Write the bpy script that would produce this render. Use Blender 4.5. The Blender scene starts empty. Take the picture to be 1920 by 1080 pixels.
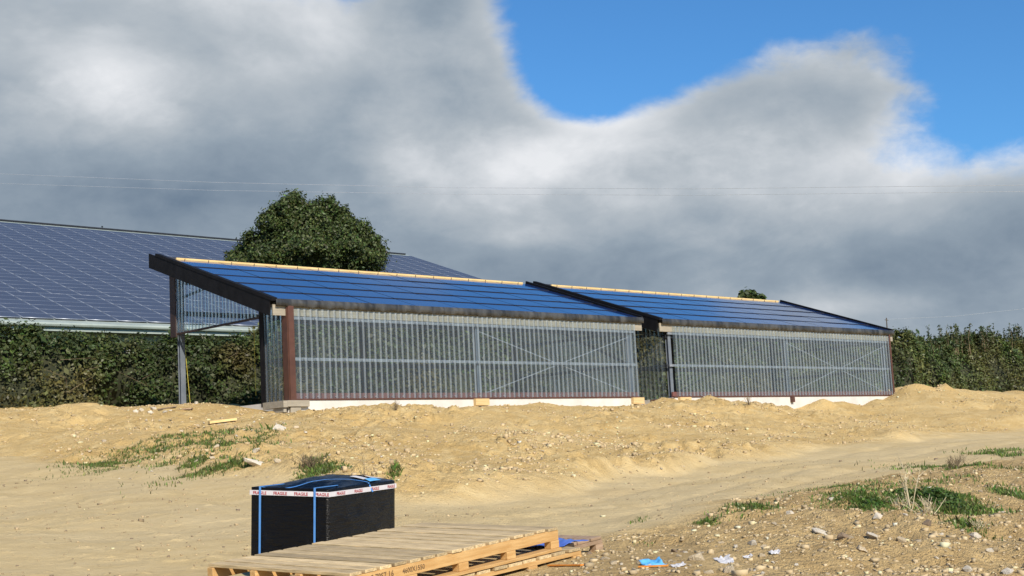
import bpy, bmesh, math, random
import numpy as np
from mathutils import Vector, Matrix
random.seed(7); RNG = np.random.default_rng(11)
S = bpy.context.scene
COL = S.collection

# ------------------------------------------------------------------ camera
# world frame: +X along the sheds, +Y up their roofs, metres; the eave of the near shed is at z = ZO
ZO = 6.43
F_PX = 2632.924
RC = np.array([[0.72492761, -0.68685062, -0.05211705],
               [0.04875994, 0.12663945, -0.99074967],
               [0.68709711, 0.71568057, 0.12529523]])
CAM = np.array([-21.70139931, -31.97042506, -4.83007809 + ZO])
cam_d = bpy.data.cameras.new('camera'); cam = bpy.data.objects.new('camera', cam_d); COL.objects.link(cam)
cam_d.sensor_width = 36; cam_d.lens = F_PX / 1920 * 36; cam_d.clip_start = 0.1; cam_d.clip_end = 6000
m = Matrix.Identity(4)
for r in range(3):
    m[r][0] = RC[0][r]; m[r][1] = -RC[1][r]; m[r][2] = -RC[2][r]; m[r][3] = CAM[r]
cam.matrix_world = m
S.camera = cam
HF = np.array([RC[2][0], RC[2][1], 0]); HF /= np.linalg.norm(HF)
HR = np.array([HF[1], -HF[0], 0])
def ray(x, y): return RC.T @ np.array([(x - 960) / F_PX, (y - 540) / F_PX, 1.0])
def at_depth(x, y, D):
    d = ray(x, y); return CAM + d * (D / (d @ HF))
def on_plane(x, y, ax, val):
    d = ray(x, y); return CAM + d * ((val - CAM[ax]) / d[ax])
def gxy(P): q = np.asarray(P) - CAM; return q @ HR, q @ HF
def from_g(X, D, z): return np.array([CAM[0] + X * HR[0] + D * HF[0], CAM[1] + X * HR[1] + D * HF[1], z])

# ------------------------------------------------------------------ light and sky
SUN_TO = HR * 0.42 - HF * 0.91; SUN_TO /= np.linalg.norm(SUN_TO); SUN_EL = math.radians(35)
to_sun = Vector((SUN_TO[0] * math.cos(SUN_EL), SUN_TO[1] * math.cos(SUN_EL), math.sin(SUN_EL)))
sd = bpy.data.lights.new('sun', 'SUN'); sd.energy = 5.0; sd.angle = math.radians(0.5); sd.color = (1.0, 0.90, 0.76)
sun = bpy.data.objects.new('sun', sd); COL.objects.link(sun); sun.location = (0, -20, 40)
sun.rotation_euler = to_sun.to_track_quat('Z', 'Y').to_euler()
S.view_settings.view_transform = 'Standard'; S.view_settings.look = 'None'
S.view_settings.gamma = 1; S.view_settings.use_curve_mapping = False; S.view_settings.exposure = 0.3
S.cycles.transparent_max_bounces = 24; S.cycles.max_bounces = 8

W = bpy.data.worlds.new('World'); S.world = W; W.use_nodes = True
nt = W.node_tree; nt.nodes.clear()
class NG:
    def __init__(s, tree): s.t = tree
    def n(s, kind, **kw):
        nd = s.t.nodes.new(kind)
        for k, v in kw.items(): setattr(nd, k, v)
        return nd
    def put(s, sock, v):
        if hasattr(v, 'node'): s.t.links.new(v, sock)
        elif v is not None: sock.default_value = v
    def math(s, op, a, b=None, c=None, clamp=False):
        nd = s.n('ShaderNodeMath', operation=op, use_clamp=clamp)
        for i, v in enumerate((a, b, c)): 
            if v is not None: s.put(nd.inputs[i], v)
        return nd.outputs[0]
    def vmath(s, op, a, b=None, out=0):
        nd = s.n('ShaderNodeVectorMath', operation=op); s.put(nd.inputs[0], a)
        if b is not None: s.put(nd.inputs[1], b)
        return nd.outputs[out]
    def mix(s, f, a, b, mode='MIX'):
        nd = s.n('ShaderNodeMix', data_type='RGBA', blend_type=mode)
        s.put(nd.inputs['Factor'], f)
        s.put(nd.inputs[6], a if hasattr(a, 'node') else (*a[:3], 1)); s.put(nd.inputs[7], b if hasattr(b, 'node') else (*b[:3], 1))
        return nd.outputs[2]
    def ramp(s, f, pts, interp='LINEAR'):
        nd = s.n('ShaderNodeValToRGB'); e = nd.color_ramp.elements; nd.color_ramp.interpolation = interp
        while len(e) < len(pts): e.new(0.5)
        for el, (p, c) in zip(e, pts):
            el.position = p; el.color = (*c[:3], 1) if not isinstance(c, (int, float)) else (c, c, c, 1)
        s.put(nd.inputs[0], f); return nd.outputs[0]
    def noise(s, vec, scale, detail=4, rough=0.55, dist=0.0, dims='3D'):
        nd = s.n('ShaderNodeTexNoise', noise_dimensions=dims)
        if vec is not None: s.put(nd.inputs['Vector'], vec)
        nd.inputs['Scale'].default_value = scale; nd.inputs['Detail'].default_value = detail
        nd.inputs['Roughness'].default_value = rough; nd.inputs['Distortion'].default_value = dist
        return nd.outputs['Fac']
    def smooth(s, v, a, b):
        nd = s.n('ShaderNodeMapRange', interpolation_type='SMOOTHSTEP'); s.put(nd.inputs[0], v)
        nd.inputs[1].default_value = a; nd.inputs[2].default_value = b; return nd.outputs[0]
g = NG(nt)
tc = g.n('ShaderNodeTexCoord').outputs['Generated']
sky = g.n('ShaderNodeTexSky', sky_type='NISHITA', sun_disc=False, sun_elevation=SUN_EL,
          sun_rotation=math.atan2(SUN_TO[0], SUN_TO[1]))
sky.altitude = 200; sky.air_density = 1.0; sky.dust_density = 0.4; sky.ozone_density = 2.5
blue = g.mix(1.0, sky.outputs[0], (0.42, 0.81, 1.12), 'MULTIPLY')
a_ = g.vmath('DOT_PRODUCT', tc, tuple(HR), out=1); b_ = g.vmath('DOT_PRODUCT', tc, tuple(HF), out=1)
sep = g.n('ShaderNodeSeparateXYZ'); g.put(sep.inputs[0], tc)
az = g.math('ARCTAN2', a_, b_); el = g.math('ARCSINE', sep.outputs[2])
def sky_blobs(lst, start):
    acc = start
    for (px, py, rx, ry, amp) in lst:
        d = ray(px, py); d = d / np.linalg.norm(d)
        a0 = math.atan2(d @ HR, d @ HF); e0 = math.asin(d[2])
        u = g.math('MULTIPLY', g.math('SUBTRACT', az, a0), F_PX / rx)
        v = g.math('MULTIPLY', g.math('SUBTRACT', el, e0), F_PX / ry)
        q = g.math('ADD', g.math('MULTIPLY', u, u), g.math('MULTIPLY', v, v))
        acc = g.math('ADD', acc, g.math('MULTIPLY', g.math('EXPONENT', g.math('MULTIPLY', q, -1.0)), amp))
    return acc
stretch = g.vmath('MULTIPLY', tc, (1.0, 1.0, 1.7))
n1 = g.noise(g.vmath('ADD', stretch, (3.1, 0.7, 1.9)), 4.2, 7, 0.56, 0.25)
n2 = g.noise(g.vmath('ADD', stretch, (7.3, 2.2, 5.4)), 7.0, 6, 0.55, 0.3)
n3 = g.noise(g.vmath('ADD', stretch, (1.3, 8.2, 2.4)), 17.0, 5, 0.55, 0.2)
n4 = g.noise(g.vmath('ADD', stretch, (4.3, 1.2, 9.4)), 30.0, 7, 0.62, 0.35)
n1 = g.math('ADD', n1, g.math('ADD', g.math('MULTIPLY', g.math('SUBTRACT', n3, 0.5), 0.30), g.math('MULTIPLY', g.math('SUBTRACT', n4, 0.5), 0.26)))
cover = sky_blobs([(250, 250, 760, 420, 0.46), (830, 50, 130, 170, 0.36), (1350, 490, 1100, 200, 0.52), (1080, 310, 330, 90, 0.22), (1470, 195, 330, 95, 0.21),
                   (1170, 60, 170, 150, -0.62), (1890, 190, 210, 120, -0.40), (1560, -30, 480, 75, -0.55), (1090, 170, 95, 70, -0.34),
                   (1800, 570, 420, 75, 0.35)], n1)
cover = g.math('SUBTRACT', cover, g.math('MULTIPLY', g.smooth(el, 0.325, 0.375), 0.60))
mask = g.smooth(cover, 0.42, 0.72)
tone = sky_blobs([(180, 135, 120, 85, 0.24), (880, 330, 190, 60, 0.24), (905, 110, 75, 150, 0.12), (1110, 265, 260, 55, 0.22),
                  (960, 445, 110, 22, 0.16), (1560, 300, 400, 85, 0.20), (1250, 370, 380, 60, 0.10), (330, 410, 420, 80, -0.20), (1350, 510, 560, 60, -0.18), (1600, 575, 160, 25, 0.15),
                  (480, 130, 300, 140, 0.06), (120, 330, 300, 60, -0.08)], g.math('ADD', g.math('MULTIPLY', n2, 0.66), g.math('ADD', g.math('MULTIPLY', n3, 0.32), g.math('ADD', g.math('MULTIPLY', n4, 0.20), -0.045))))
rim = g.math('MULTIPLY', g.math('SUBTRACT', 1.0, g.smooth(cover, 0.55, 0.92)), 0.20)
tone = g.math('ADD', tone, rim)
cloud = g.ramp(tone, [(0.20, (1.35, 1.85, 2.50)), (0.48, (2.45, 2.98, 3.55)), (0.68, (3.75, 4.15, 4.55)), (0.95, (6.6, 6.75, 7.0))])
final = g.mix(mask, blue, cloud)
bg = g.n('ShaderNodeBackground'); g.put(bg.inputs[0], final); bg.inputs[1].default_value = 0.10
out = g.n('ShaderNodeOutputWorld'); nt.links.new(bg.outputs[0], out.inputs[0])

# ------------------------------------------------------------------ materials
def mat(name):
    mt = bpy.data.materials.new(name); mt.use_nodes = True
    t = mt.node_tree; b = t.nodes['Principled BSDF']; return mt, NG(t), b
def bump(G, b, h, strength, dist):
    nd = G.n('ShaderNodeBump'); nd.inputs['Strength'].default_value = strength; nd.inputs['Distance'].default_value = dist
    G.put(nd.inputs['Height'], h); G.put(b.inputs['Normal'], nd.outputs[0])
def objco(G): return G.n('ShaderNodeTexCoord').outputs['Object']
def orand(G): return G.n('ShaderNodeObjectInfo').outputs['Random']
def simple(name, c1, c2, scale=4.0, rough=0.6, metal=0.0, stretch=(1, 1, 1), bstr=0.2, bdist=0.01, vary=0.0, detail=5):
    mt, G, b = mat(name); co = G.vmath('MULTIPLY', objco(G), stretch)
    n = G.noise(co, scale, detail, 0.6)
    c = G.mix(G.smooth(n, 0.3, 0.7), c1, c2)
    if vary:
        k = G.math('ADD', 1 - vary, G.math('MULTIPLY', orand(G), 2 * vary))
        kk = G.n('ShaderNodeCombineColor'); [G.put(kk.inputs[i], k) for i in range(3)]
        c = G.mix(1.0, c, kk.outputs[0], 'MULTIPLY')
    G.put(b.inputs['Base Color'], c); b.inputs['Roughness'].default_value = rough; b.inputs['Metallic'].default_value = metal
    if bstr: bump(G, b, n, bstr, bdist)
    return mt
M = {}
def make_ground():
    mt, G, b = mat('subsoil')
    co = G.n('ShaderNodeNewGeometry').outputs['Position']
    at = G.n('ShaderNodeAttribute', attribute_name='mask'); sp = G.n('ShaderNodeSeparateColor'); G.put(sp.inputs[0], at.outputs['Color'])
    trk, fld, rub = sp.outputs[0], sp.outputs[1], sp.outputs[2]
    nA = G.noise(co, 0.35, 5, 0.6); nB = G.noise(co, 2.2, 6, 0.65); nC = G.noise(co, 11.0, 5, 0.7); nD = G.noise(co, 45.0, 3, 0.7)
    soil = G.mix(G.smooth(nA, 0.35, 0.68), (0.566, 0.389, 0.156), (0.673, 0.483, 0.214))
    soil = G.mix(G.smooth(nB, 0.42, 0.75), soil, (0.715, 0.549, 0.274))
    soil = G.mix(G.math('MULTIPLY', G.smooth(nC, 0.58, 0.76), 0.55), soil, (0.291, 0.188, 0.076))
    pale = G.mix(G.smooth(nB, 0.35, 0.7), (0.477, 0.365, 0.184), (0.547, 0.427, 0.227))
    pale = G.mix(G.math('MULTIPLY', G.smooth(nA, 0.40, 0.62), 0.5), pale, (0.507, 0.410, 0.239))
    tw = G.noise(G.vmath('MULTIPLY', co, (0.35, 1.1, 1.0)), 1.3, 5, 0.6)
    pale = G.mix(G.math('MULTIPLY', G.smooth(tw, 0.5, 0.68), 0.35), pale, (0.418, 0.310, 0.155))
    pale = G.mix(G.math('MULTIPLY', G.smooth(nC, 0.60, 0.76), 0.30), pale, (0.306, 0.216, 0.100))
    c = G.mix(trk, soil, pale)
    rubc = G.mix(G.smooth(nB, 0.3, 0.7), (0.446, 0.307, 0.136), (0.608, 0.444, 0.212))
    rubc = G.mix(G.math('MULTIPLY', G.smooth(nC, 0.55, 0.75), 0.55), rubc, (0.238, 0.157, 0.069))
    rubc = G.mix(G.math('MULTIPLY', G.smooth(nD, 0.60, 0.75), 0.6), rubc, (0.772, 0.613, 0.341))
    c = G.mix(rub, c, rubc)
    grass = G.mix(G.smooth(nB, 0.35, 0.7), (0.045, 0.075, 0.018), (0.095, 0.125, 0.035))
    c = G.mix(fld, c, grass)
    G.put(b.inputs['Base Color'], c); b.inputs['Roughness'].default_value = 0.95; b.inputs['Specular IOR Level'].default_value = 0.15
    h = G.math('ADD', G.math('MULTIPLY', nC, 0.7), G.math('MULTIPLY', nD, 0.3))
    h = G.math('MULTIPLY', h, G.math('SUBTRACT', 1.0, G.math('MULTIPLY', trk, 0.72)))
    bump(G, b, h, 1.0, 0.13)
    return mt
M['ground'] = make_ground()
def make_leaf(name, sat=1.0, trans=0.25):
    mt, G, b = mat(name)
    at = G.n('ShaderNodeAttribute', attribute_name='tint')
    G.put(b.inputs['Base Color'], at.outputs['Color']); b.inputs['Roughness'].default_value = 0.5
    b.inputs['Specular IOR Level'].default_value = 0.35
    tr = G.n('ShaderNodeBsdfTranslucent'); G.put(tr.inputs[0], at.outputs['Color'])
    mx = G.n('ShaderNodeMixShader'); mx.inputs[0].default_value = trans
    o = G.t.nodes['Material Output']; G.t.links.new(b.outputs[0], mx.inputs[1]); G.t.links.new(tr.outputs[0], mx.inputs[2]); G.t.links.new(mx.outputs[0], o.inputs[0])
    return mt
M['leaf'] = make_leaf('leaf'); M['grass'] = make_leaf('grass_blade', trans=0.3)
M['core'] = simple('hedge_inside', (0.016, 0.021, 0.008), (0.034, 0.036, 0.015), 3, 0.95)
M['bark'] = simple('bark', (0.06, 0.045, 0.03), (0.12, 0.095, 0.07), 9, 0.9, stretch=(1, 1, .25), bstr=.6, bdist=.03)
M['twig'] = simple('dry_twig', (0.10, 0.07, 0.04), (0.22, 0.17, 0.10), 20, 0.9)
M['straw'] = simple('dead_stem', (0.48, 0.40, 0.25), (0.60, 0.52, 0.36), 12, 0.85)
M['rock'] = simple('pale_rock', (0.36, 0.285, 0.18), (0.56, 0.47, 0.33), 7, 0.9, bstr=.7, bdist=.02, vary=.18)
M['rockw'] = simple('white_grey_rock', (0.42, 0.37, 0.29), (0.64, 0.58, 0.47), 8, 0.85, bstr=.6, bdist=.02, vary=.14)
M['rockd'] = simple('brown_rock', (0.16, 0.115, 0.075), (0.27, 0.20, 0.13), 8, 0.9, bstr=.6, bdist=.02, vary=.2)
M['concrete'] = simple('pale_concrete', (0.52, 0.50, 0.46), (0.62, 0.60, 0.56), 1.6, 0.85, bstr=.15, bdist=.01, detail=8)
M['timber'] = simple('new_timber', (0.52, 0.36, 0.16), (0.66, 0.48, 0.24), 6, 0.75, stretch=(.3, 4, 4), vary=.08)
M['batten'] = simple('pine_batten', (0.62, 0.43, 0.17), (0.74, 0.55, 0.26), 5, 0.7, stretch=(.4, 4, 4))
M['cream'] = simple('cream_board', (0.27, 0.24, 0.185), (0.34, 0.305, 0.24), 4, 0.8, stretch=(.4, 3, 3))
M['black'] = simple('black_coated_steel', (0.006, 0.006, 0.007), (0.011, 0.011, 0.013), 3, 0.7, bstr=.05)
M['black'].node_tree.nodes['Principled BSDF'].inputs['Specular IOR Level'].default_value = 0.15
M['brown'] = simple('brown_painted_steel', (0.070, 0.028, 0.017), (0.095, 0.039, 0.025), 4, 0.5, bstr=.05)
M['brown_shaded'] = simple('brown_steel_shaded', (0.030, 0.017, 0.015), (0.042, 0.023, 0.020), 4, 0.6, bstr=.05)  # same brown trim paint, with the gable side's shade put into the colour
M['rustband'] = simple('red_brown_rail', (0.125, 0.048, 0.042), (0.165, 0.066, 0.056), 4, 0.6, bstr=.05)
M['steel'] = simple('grey_painted_steel', (0.105, 0.125, 0.155), (0.150, 0.170, 0.200), 3, 0.5, bstr=.05)
M['darksteel'] = simple('dark_grey_steel', (0.012, 0.014, 0.019), (0.022, 0.025, 0.032), 3, 0.5, bstr=.05)
M['galv'] = simple('galvanised_steel', (0.26, 0.28, 0.31), (0.38, 0.40, 0.43), 10, 0.45, metal=.5, bstr=.05)
M['lip'] = simple('matt_black_lip', (0.002, 0.002, 0.003), (0.004, 0.004, 0.005), 3, 0.9, bstr=0)
M['gutter'] = simple('stained_flashing', (0.020, 0.021, 0.022), (0.085, 0.085, 0.082), 2.2, 0.42, metal=.2, stretch=(1.4, .5, .25), bstr=.35, bdist=.02)
M['deck'] = simple('roof_underlay', (0.03, 0.03, 0.035), (0.05, 0.05, 0.055), 2, 0.8)
M['barnsheet'] = simple('pale_green_sheet', (0.25, 0.30, 0.28), (0.33, 0.38, 0.35), 1.0, 0.5, bstr=0)
M['barnwall'] = simple('grey_barn_wall', (0.30, 0.29, 0.25), (0.40, 0.39, 0.34), .8, 0.85)
M['wire'] = simple('aluminium_wire', (0.50, 0.52, 0.54), (0.62, 0.64, 0.66), 3, 0.4, metal=.6, bstr=0)
M['cord'] = simple('yellow_cord', (0.55, 0.45, 0.05), (0.65, 0.56, 0.10), 9, 0.7)
M['wood'] = simple('weathered_deck_board', (0.30, 0.225, 0.120), (0.60, 0.46, 0.255), 5, 0.8, stretch=(14, 1.2, 14), bstr=.4, bdist=.006, vary=.32)
M['rail'] = simple('orange_softwood', (0.44, 0.25, 0.085), (0.56, 0.36, 0.15), 5, 0.75, stretch=(1.2, 10, 10), bstr=.25, bdist=.005, vary=.12)
M['oldrail'] = simple('greyed_softwood', (0.26, 0.17, 0.10), (0.38, 0.27, 0.18), 5, 0.8, stretch=(1.2, 10, 10), bstr=.25, bdist=.005, vary=.15)
M['blue'] = simple('blue_strap', (0.07, 0.22, 0.55), (0.09, 0.27, 0.62), 8, 0.35, bstr=0)
M['bluefilm'] = simple('blue_plastic', (0.05, 0.10, 0.38), (0.10, 0.18, 0.50), 6, 0.3, bstr=.3, bdist=.01)
M['sky_film'] = simple('light_blue_plastic', (0.08, 0.34, 0.66), (0.14, 0.44, 0.74), 9, 0.4, bstr=.3, bdist=.01)
M['tape'] = simple('white_tape', (0.60, 0.57, 0.60), (0.70, 0.68, 0.70), 6, 0.4, bstr=.05)
M['red'] = simple('red_ink', (0.36, 0.02, 0.025), (0.42, 0.03, 0.035), 9, 0.6, bstr=0)
M['ink'] = simple('dark_stencil_ink', (0.10, 0.058, 0.026), (0.20, 0.115, 0.05), 30, 0.8, bstr=0)
M['paper'] = simple('white_paper', (0.44, 0.44, 0.46), (0.56, 0.56, 0.58), 9, 0.7, bstr=.1)
M['orange'] = simple('orange_plastic', (0.62, 0.22, 0.03), (0.72, 0.30, 0.05), 9, 0.5)
def make_wrap():
    mt, G, b = mat('black_stretch_film'); co = objco(G)
    n = G.noise(G.vmath('MULTIPLY', co, (1.5, 1.5, 16)), 5, 5, 0.6, 0.6); n2 = G.noise(co, 7, 4, 0.6, 1.0)
    b.inputs['Base Color'].default_value = (0.002, 0.002, 0.0024, 1); b.inputs['Roughness'].default_value = 0.30
    b.inputs['Specular IOR Level'].default_value = 0.30
    bump(G, b, G.math('ADD', n, G.math('MULTIPLY', n2, 0.6)), 0.75, 0.02); return mt
M['wrap'] = make_wrap()
def make_pv(name, base, rough, vary=0.05):
    mt, G, b = mat(name); co = objco(G)
    k = G.math('ADD', 1 - vary, G.math('MULTIPLY', orand(G), 2 * vary))
    kk = G.n('ShaderNodeCombineColor'); [G.put(kk.inputs[i], k) for i in range(3)]
    G.put(b.inputs['Base Color'], G.mix(1.0, base, kk.outputs[0], 'MULTIPLY'))
    G.put(b.inputs['Roughness'], G.math('ADD', rough, G.math('MULTIPLY', G.noise(co, 1.5, 4), 0.05)))
    b.inputs['IOR'].default_value = 1.55
    return mt
M['pv'] = make_pv('dark_blue_solar_glass', (0.009, 0.028, 0.110), 0.06)
M['pvbig'] = make_pv('blue_solar_glass', (0.055, 0.062, 0.084), 0.36)
M['frame'] = simple('aluminium_frame', (0.20, 0.23, 0.28), (0.26, 0.29, 0.34), 6, 0.4, metal=.3, bstr=0)
def make_clad(name, d0, d1, gloss):
    mt, G, b = mat(name); G.t.nodes.remove(b); co = G.n('ShaderNodeNewGeometry').outputs['Position']
    tr = G.n('ShaderNodeBsdfTransparent'); tr.inputs[0].default_value = (0.82, 0.87, 0.88, 1)
    df = G.n('ShaderNodeBsdfDiffuse'); df.inputs[0].default_value = (0.53, 0.60, 0.67, 1)
    gl = G.n('ShaderNodeBsdfGlossy'); gl.inputs[0].default_value = (1, 1, 1, 1); gl.inputs['Roughness'].default_value = 0.16
    n = G.noise(G.vmath('MULTIPLY', co, (1, 1, .35)), 1.7, 5, 0.6)
    m1 = G.n('ShaderNodeMixShader'); G.put(m1.inputs[0], G.math('ADD', d0, G.math('MULTIPLY', n, d1)))
    G.t.links.new(tr.outputs[0], m1.inputs[1]); G.t.links.new(df.outputs[0], m1.inputs[2])
    fr = G.n('ShaderNodeFresnel'); fr.inputs[0].default_value = 1.45
    m2 = G.n('ShaderNodeMixShader'); G.put(m2.inputs[0], G.math('MULTIPLY', fr.outputs[0], gloss))
    G.t.links.new(m1.outputs[0], m2.inputs[1]); G.t.links.new(gl.outputs[0], m2.inputs[2])
    G.t.links.new(m2.outputs[0], G.t.nodes['Material Output'].inputs[0]); return mt
M['clad'] = make_clad('clear_corrugated_sheet', 0.022, 0.070, .5); M['rib'] = make_clad('clear_sheet_rib', 0.15, 0.16, .6); M['rib2'] = make_clad('clear_gable_rib', 0.06, 0.08, .45)  # light gathering on rib edges painted in as whiter ribs, fainter on gables

# ------------------------------------------------------------------ helpers
def tag(o, label=None, cat=None, group=None, kind=None):
    for k, v in (('label', label), ('category', cat), ('group', group), ('kind', kind)):
        if v: o[k] = v
    return o
ORG = {}
def reg(o, loc): ORG[o.name] = np.array(loc, float); return o
def empty(name, loc, label, cat, group=None, rot=None):
    o = bpy.data.objects.new(name, None); COL.objects.link(o)
    o.empty_display_size = 0.2
    if rot is not None: o.matrix_world = Matrix.Translation(Vector(loc)) @ rot.to_4x4()
    else: o.location = loc
    reg(o, loc if rot is None else (0, 0, 0)); return tag(o, label, cat, group)
def link(name, me, mats, parent=None, loc=(0, 0, 0)):
    o = bpy.data.objects.new(name, me); COL.objects.link(o)
    if mats and not me.materials:
        for mt in (mats if isinstance(mats, (list, tuple)) else [mats]): me.materials.append(M[mt])
    if parent is not None: o.parent = parent
    o.location = loc; return o
def np_mesh(name, V, Fc, tint=None, smooth=False, matidx=None):
    V = np.asarray(V, np.float32); Fc = np.asarray(Fc, np.int32); me = bpy.data.meshes.new(name)
    nf, k = Fc.shape
    me.vertices.add(len(V)); me.vertices.foreach_set('co', V.ravel())
    me.loops.add(nf * k); me.loops.foreach_set('vertex_index', Fc.ravel())
    me.polygons.add(nf); me.polygons.foreach_set('loop_start', np.arange(0, nf * k, k, dtype=np.int32))
    me.polygons.foreach_set('loop_total', np.full(nf, k, np.int32))
    if smooth: me.polygons.foreach_set('use_smooth', np.ones(nf, bool))
    if matidx is not None: me.polygons.foreach_set('material_index', np.asarray(matidx, np.int32))
    me.update(calc_edges=True)
    if tint is not None:
        at = me.color_attributes.new('tint', 'FLOAT_COLOR', 'POINT')
        at.data.foreach_set('color', np.hstack([tint, np.ones((len(V), 1))]).astype(np.float32).ravel())
    return me
class MB:
    """collects boxes, bars and tubes into one mesh"""
    def __init__(s): s.v = []; s.f = []
    def add(s, vs, fs):
        b = len(s.v); s.v += [tuple(map(float, q)) for q in vs]; s.f += [tuple(i + b for i in f) for f in fs]; return s
    BF = [(0, 3, 2, 1), (4, 5, 6, 7), (0, 1, 5, 4), (1, 2, 6, 5), (2, 3, 7, 6), (3, 0, 4, 7)]
    def box(s, x0, x1, y0, y1, z0, z1):
        return s.add([(x0, y0, z0), (x1, y0, z0), (x1, y1, z0), (x0, y1, z0), (x0, y0, z1), (x1, y0, z1), (x1, y1, z1), (x0, y1, z1)], s.BF)
    def hexa(s, p): return s.add(p, s.BF)
    def bar(s, a, b, w, h, up=(0, 0, 1)):
        a = np.array(a, float); b = np.array(b, float); d = b - a; d /= np.linalg.norm(d)
        u = np.array(up, float); sd_ = np.cross(d, u); sd_ /= np.linalg.norm(sd_); u = np.cross(sd_, d)
        c = [(-1, -1), (1, -1), (1, 1), (-1, 1)]
        return s.add([a + sd_ * x * w / 2 + u * y * h / 2 for x, y in c] + [b + sd_ * x * w / 2 + u * y * h / 2 for x, y in c], s.BF)
    def ibeam(s, x, y, z0, z1, w=.12, d=.12, t=.014):
        s.box(x - w / 2, x + w / 2, y - d / 2, y - d / 2 + t, z0, z1); s.box(x - w / 2, x + w / 2, y + d / 2 - t, y + d / 2, z0, z1)
        return s.box(x - t / 2, x + t / 2, y - d / 2 + t, y + d / 2 - t, z0, z1)
    def tube(s, pts, rad, n=6):
        pts = [np.array(p, float) for p in pts]; rs = rad if hasattr(rad, '__len__') else [rad] * len(pts)
        rings = []
        for i, p in enumerate(pts):
            d = pts[min(i + 1, len(pts) - 1)] - pts[max(i - 1, 0)]; d /= np.linalg.norm(d) + 1e-9
            a = np.cross(d, (0, 0, 1) if abs(d[2]) < .9 else (1, 0, 0)); a /= np.linalg.norm(a); b = np.cross(d, a)
            rings.append([p + rs[i] * (a * math.cos(t) + b * math.sin(t)) for t in np.linspace(0, 2 * math.pi, n, endpoint=False)])
        vs = [q for r_ in rings for q in r_]; fs = []
        for i in range(len(pts) - 1):
            for j in range(n):
                k = (j + 1) % n; fs.append((i * n + j, i * n + k, (i + 1) * n + k, (i + 1) * n + j))
        fs.append(tuple(range(n - 1, -1, -1))); fs.append(tuple(range((len(pts) - 1) * n, len(pts) * n)))
        return s.add(vs, fs)
    def mesh(s, name, org=(0, 0, 0), bevel=0, smooth=False):
        me = bpy.data.meshes.new(name); o = np.array(org)
        me.from_pydata([tuple(np.array(q) - o) for q in s.v], [], s.f); me.update()
        if bevel:
            bm = bmesh.new(); bm.from_mesh(me); bmesh.ops.bevel(bm, geom=bm.edges[:], offset=bevel, segments=1, affect='EDGES'); bm.to_mesh(me); bm.free()
        if smooth: me.polygons.foreach_set('use_smooth', np.ones(len(me.polygons), bool))
        return me
    def build(s, name, mats, parent=None, bevel=0, smooth=False):
        """vertices in world coordinates (or in the rotated parent's own)"""
        org = ORG[parent.name] if parent is not None else np.zeros(3)
        o = link(name, s.mesh(name, org, bevel, smooth), mats, parent); 
        if parent is not None: ORG[o.name] = org
        return o
    def thing(s, name, mats, loc, label, cat, group=None, bevel=0, smooth=False):
        o = link(name, s.mesh(name, loc, bevel, smooth), mats, None, loc); reg(o, loc); return tag(o, label, cat, group)
def hsh(ix, iy, seed):
    h = (ix.astype(np.int64) * 374761393 + iy.astype(np.int64) * 668265263 + seed * 1442695041) & 0xffffffff
    h = ((h ^ (h >> 13)) * 1274126177) & 0xffffffff; return ((h ^ (h >> 16)) & 0xffff) / 65535.0
def vnoise(x, y, seed=0):
    ix = np.floor(x); iy = np.floor(y); fx = x - ix; fy = y - iy; fx = fx * fx * (3 - 2 * fx); fy = fy * fy * (3 - 2 * fy)
    a = hsh(ix, iy, seed); b = hsh(ix + 1, iy, seed); c = hsh(ix, iy + 1, seed); d = hsh(ix + 1, iy + 1, seed)
    return (a + (b - a) * fx) * (1 - fy) + (c + (d - c) * fx) * fy - 0.5
def fbm(x, y, octv=4, seed=0, gain=.5):
    s_ = 0; a = 1.0
    for i in range(octv): s_ = s_ + a * vnoise(x * 2 ** i + 17.3 * i, y * 2 ** i - 9.1 * i, seed + i); a *= gain
    return s_
def sstep(v, a, b): t = np.clip((v - a) / (b - a), 0, 1); return t * t * (3 - 2 * t)

# ------------------------------------------------------------------ terrain
CZ = CAM[2]
ctl = []
def cD(px, py, D): P = at_depth(px, py, D); X, d = gxy(P); ctl.append((X, d, P[2]))
def cV(px, py, v): P = on_plane(px, py, 1, v); X, d = gxy(P); ctl.append((X, d, P[2]))
def cW(x, y, z): X, d = gxy((x, y, z)); ctl.append((X, d, z + ZO))
for t in ((0, 0, -1.6), (-6, 0, -1.5), (6, 0, -1.4), (0, 4, -1.15), (5, 4.5, -.95), (-5, 5, -1.05), (0, -12, -2.4), (-15, -8, -2.3), (15, -8, -2.0)):
    ctl.append((t[0], t[1], CZ + t[2]))
# the yard, then the track that climbs to the right below the bank
for t in ((0, 1080, 10.8), (200, 1080, 10.8), (0, 1030, 12.6), (200, 1030, 12.6), (400, 1010, 13.5), (0, 960, 18), (200, 950, 18), (420, 960, 16.5), (880, 990, 13.4), (1120, 1000, 12.9), (1000, 960, 16.2),
          (745, 962, 17.3), (1000, 926, 20.8), (1240, 891, 24.9), (1440, 858, 31.4), (1680, 829, 39), (1920, 800, 50), (1250, 950, 17.3), (1500, 915, 18.6), (1500, 880, 25), (1750, 868, 25), (1920, 848, 26.5), (1920, 822, 36),
          (614, 1078, 10.0), (470, 1071, 10.3), (740, 1052, 10.9), (1062, 1043, 8.7), (640, 1160, 7.1), (860, 1100, 7.9), (400, 1130, 7.8),
          (1300, 1080, 7.3), (1310, 1040, 8.4), (1500, 1080, 7.4), (1450, 975, 12.2), (1640, 925, 14.2), (1790, 893, 17.5), (1620, 1040, 8.8), (1900, 955, 13), (1900, 1075, 8.6), (1760, 980, 11.5), (1500, 1000, 10.5)): cD(*t)
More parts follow.
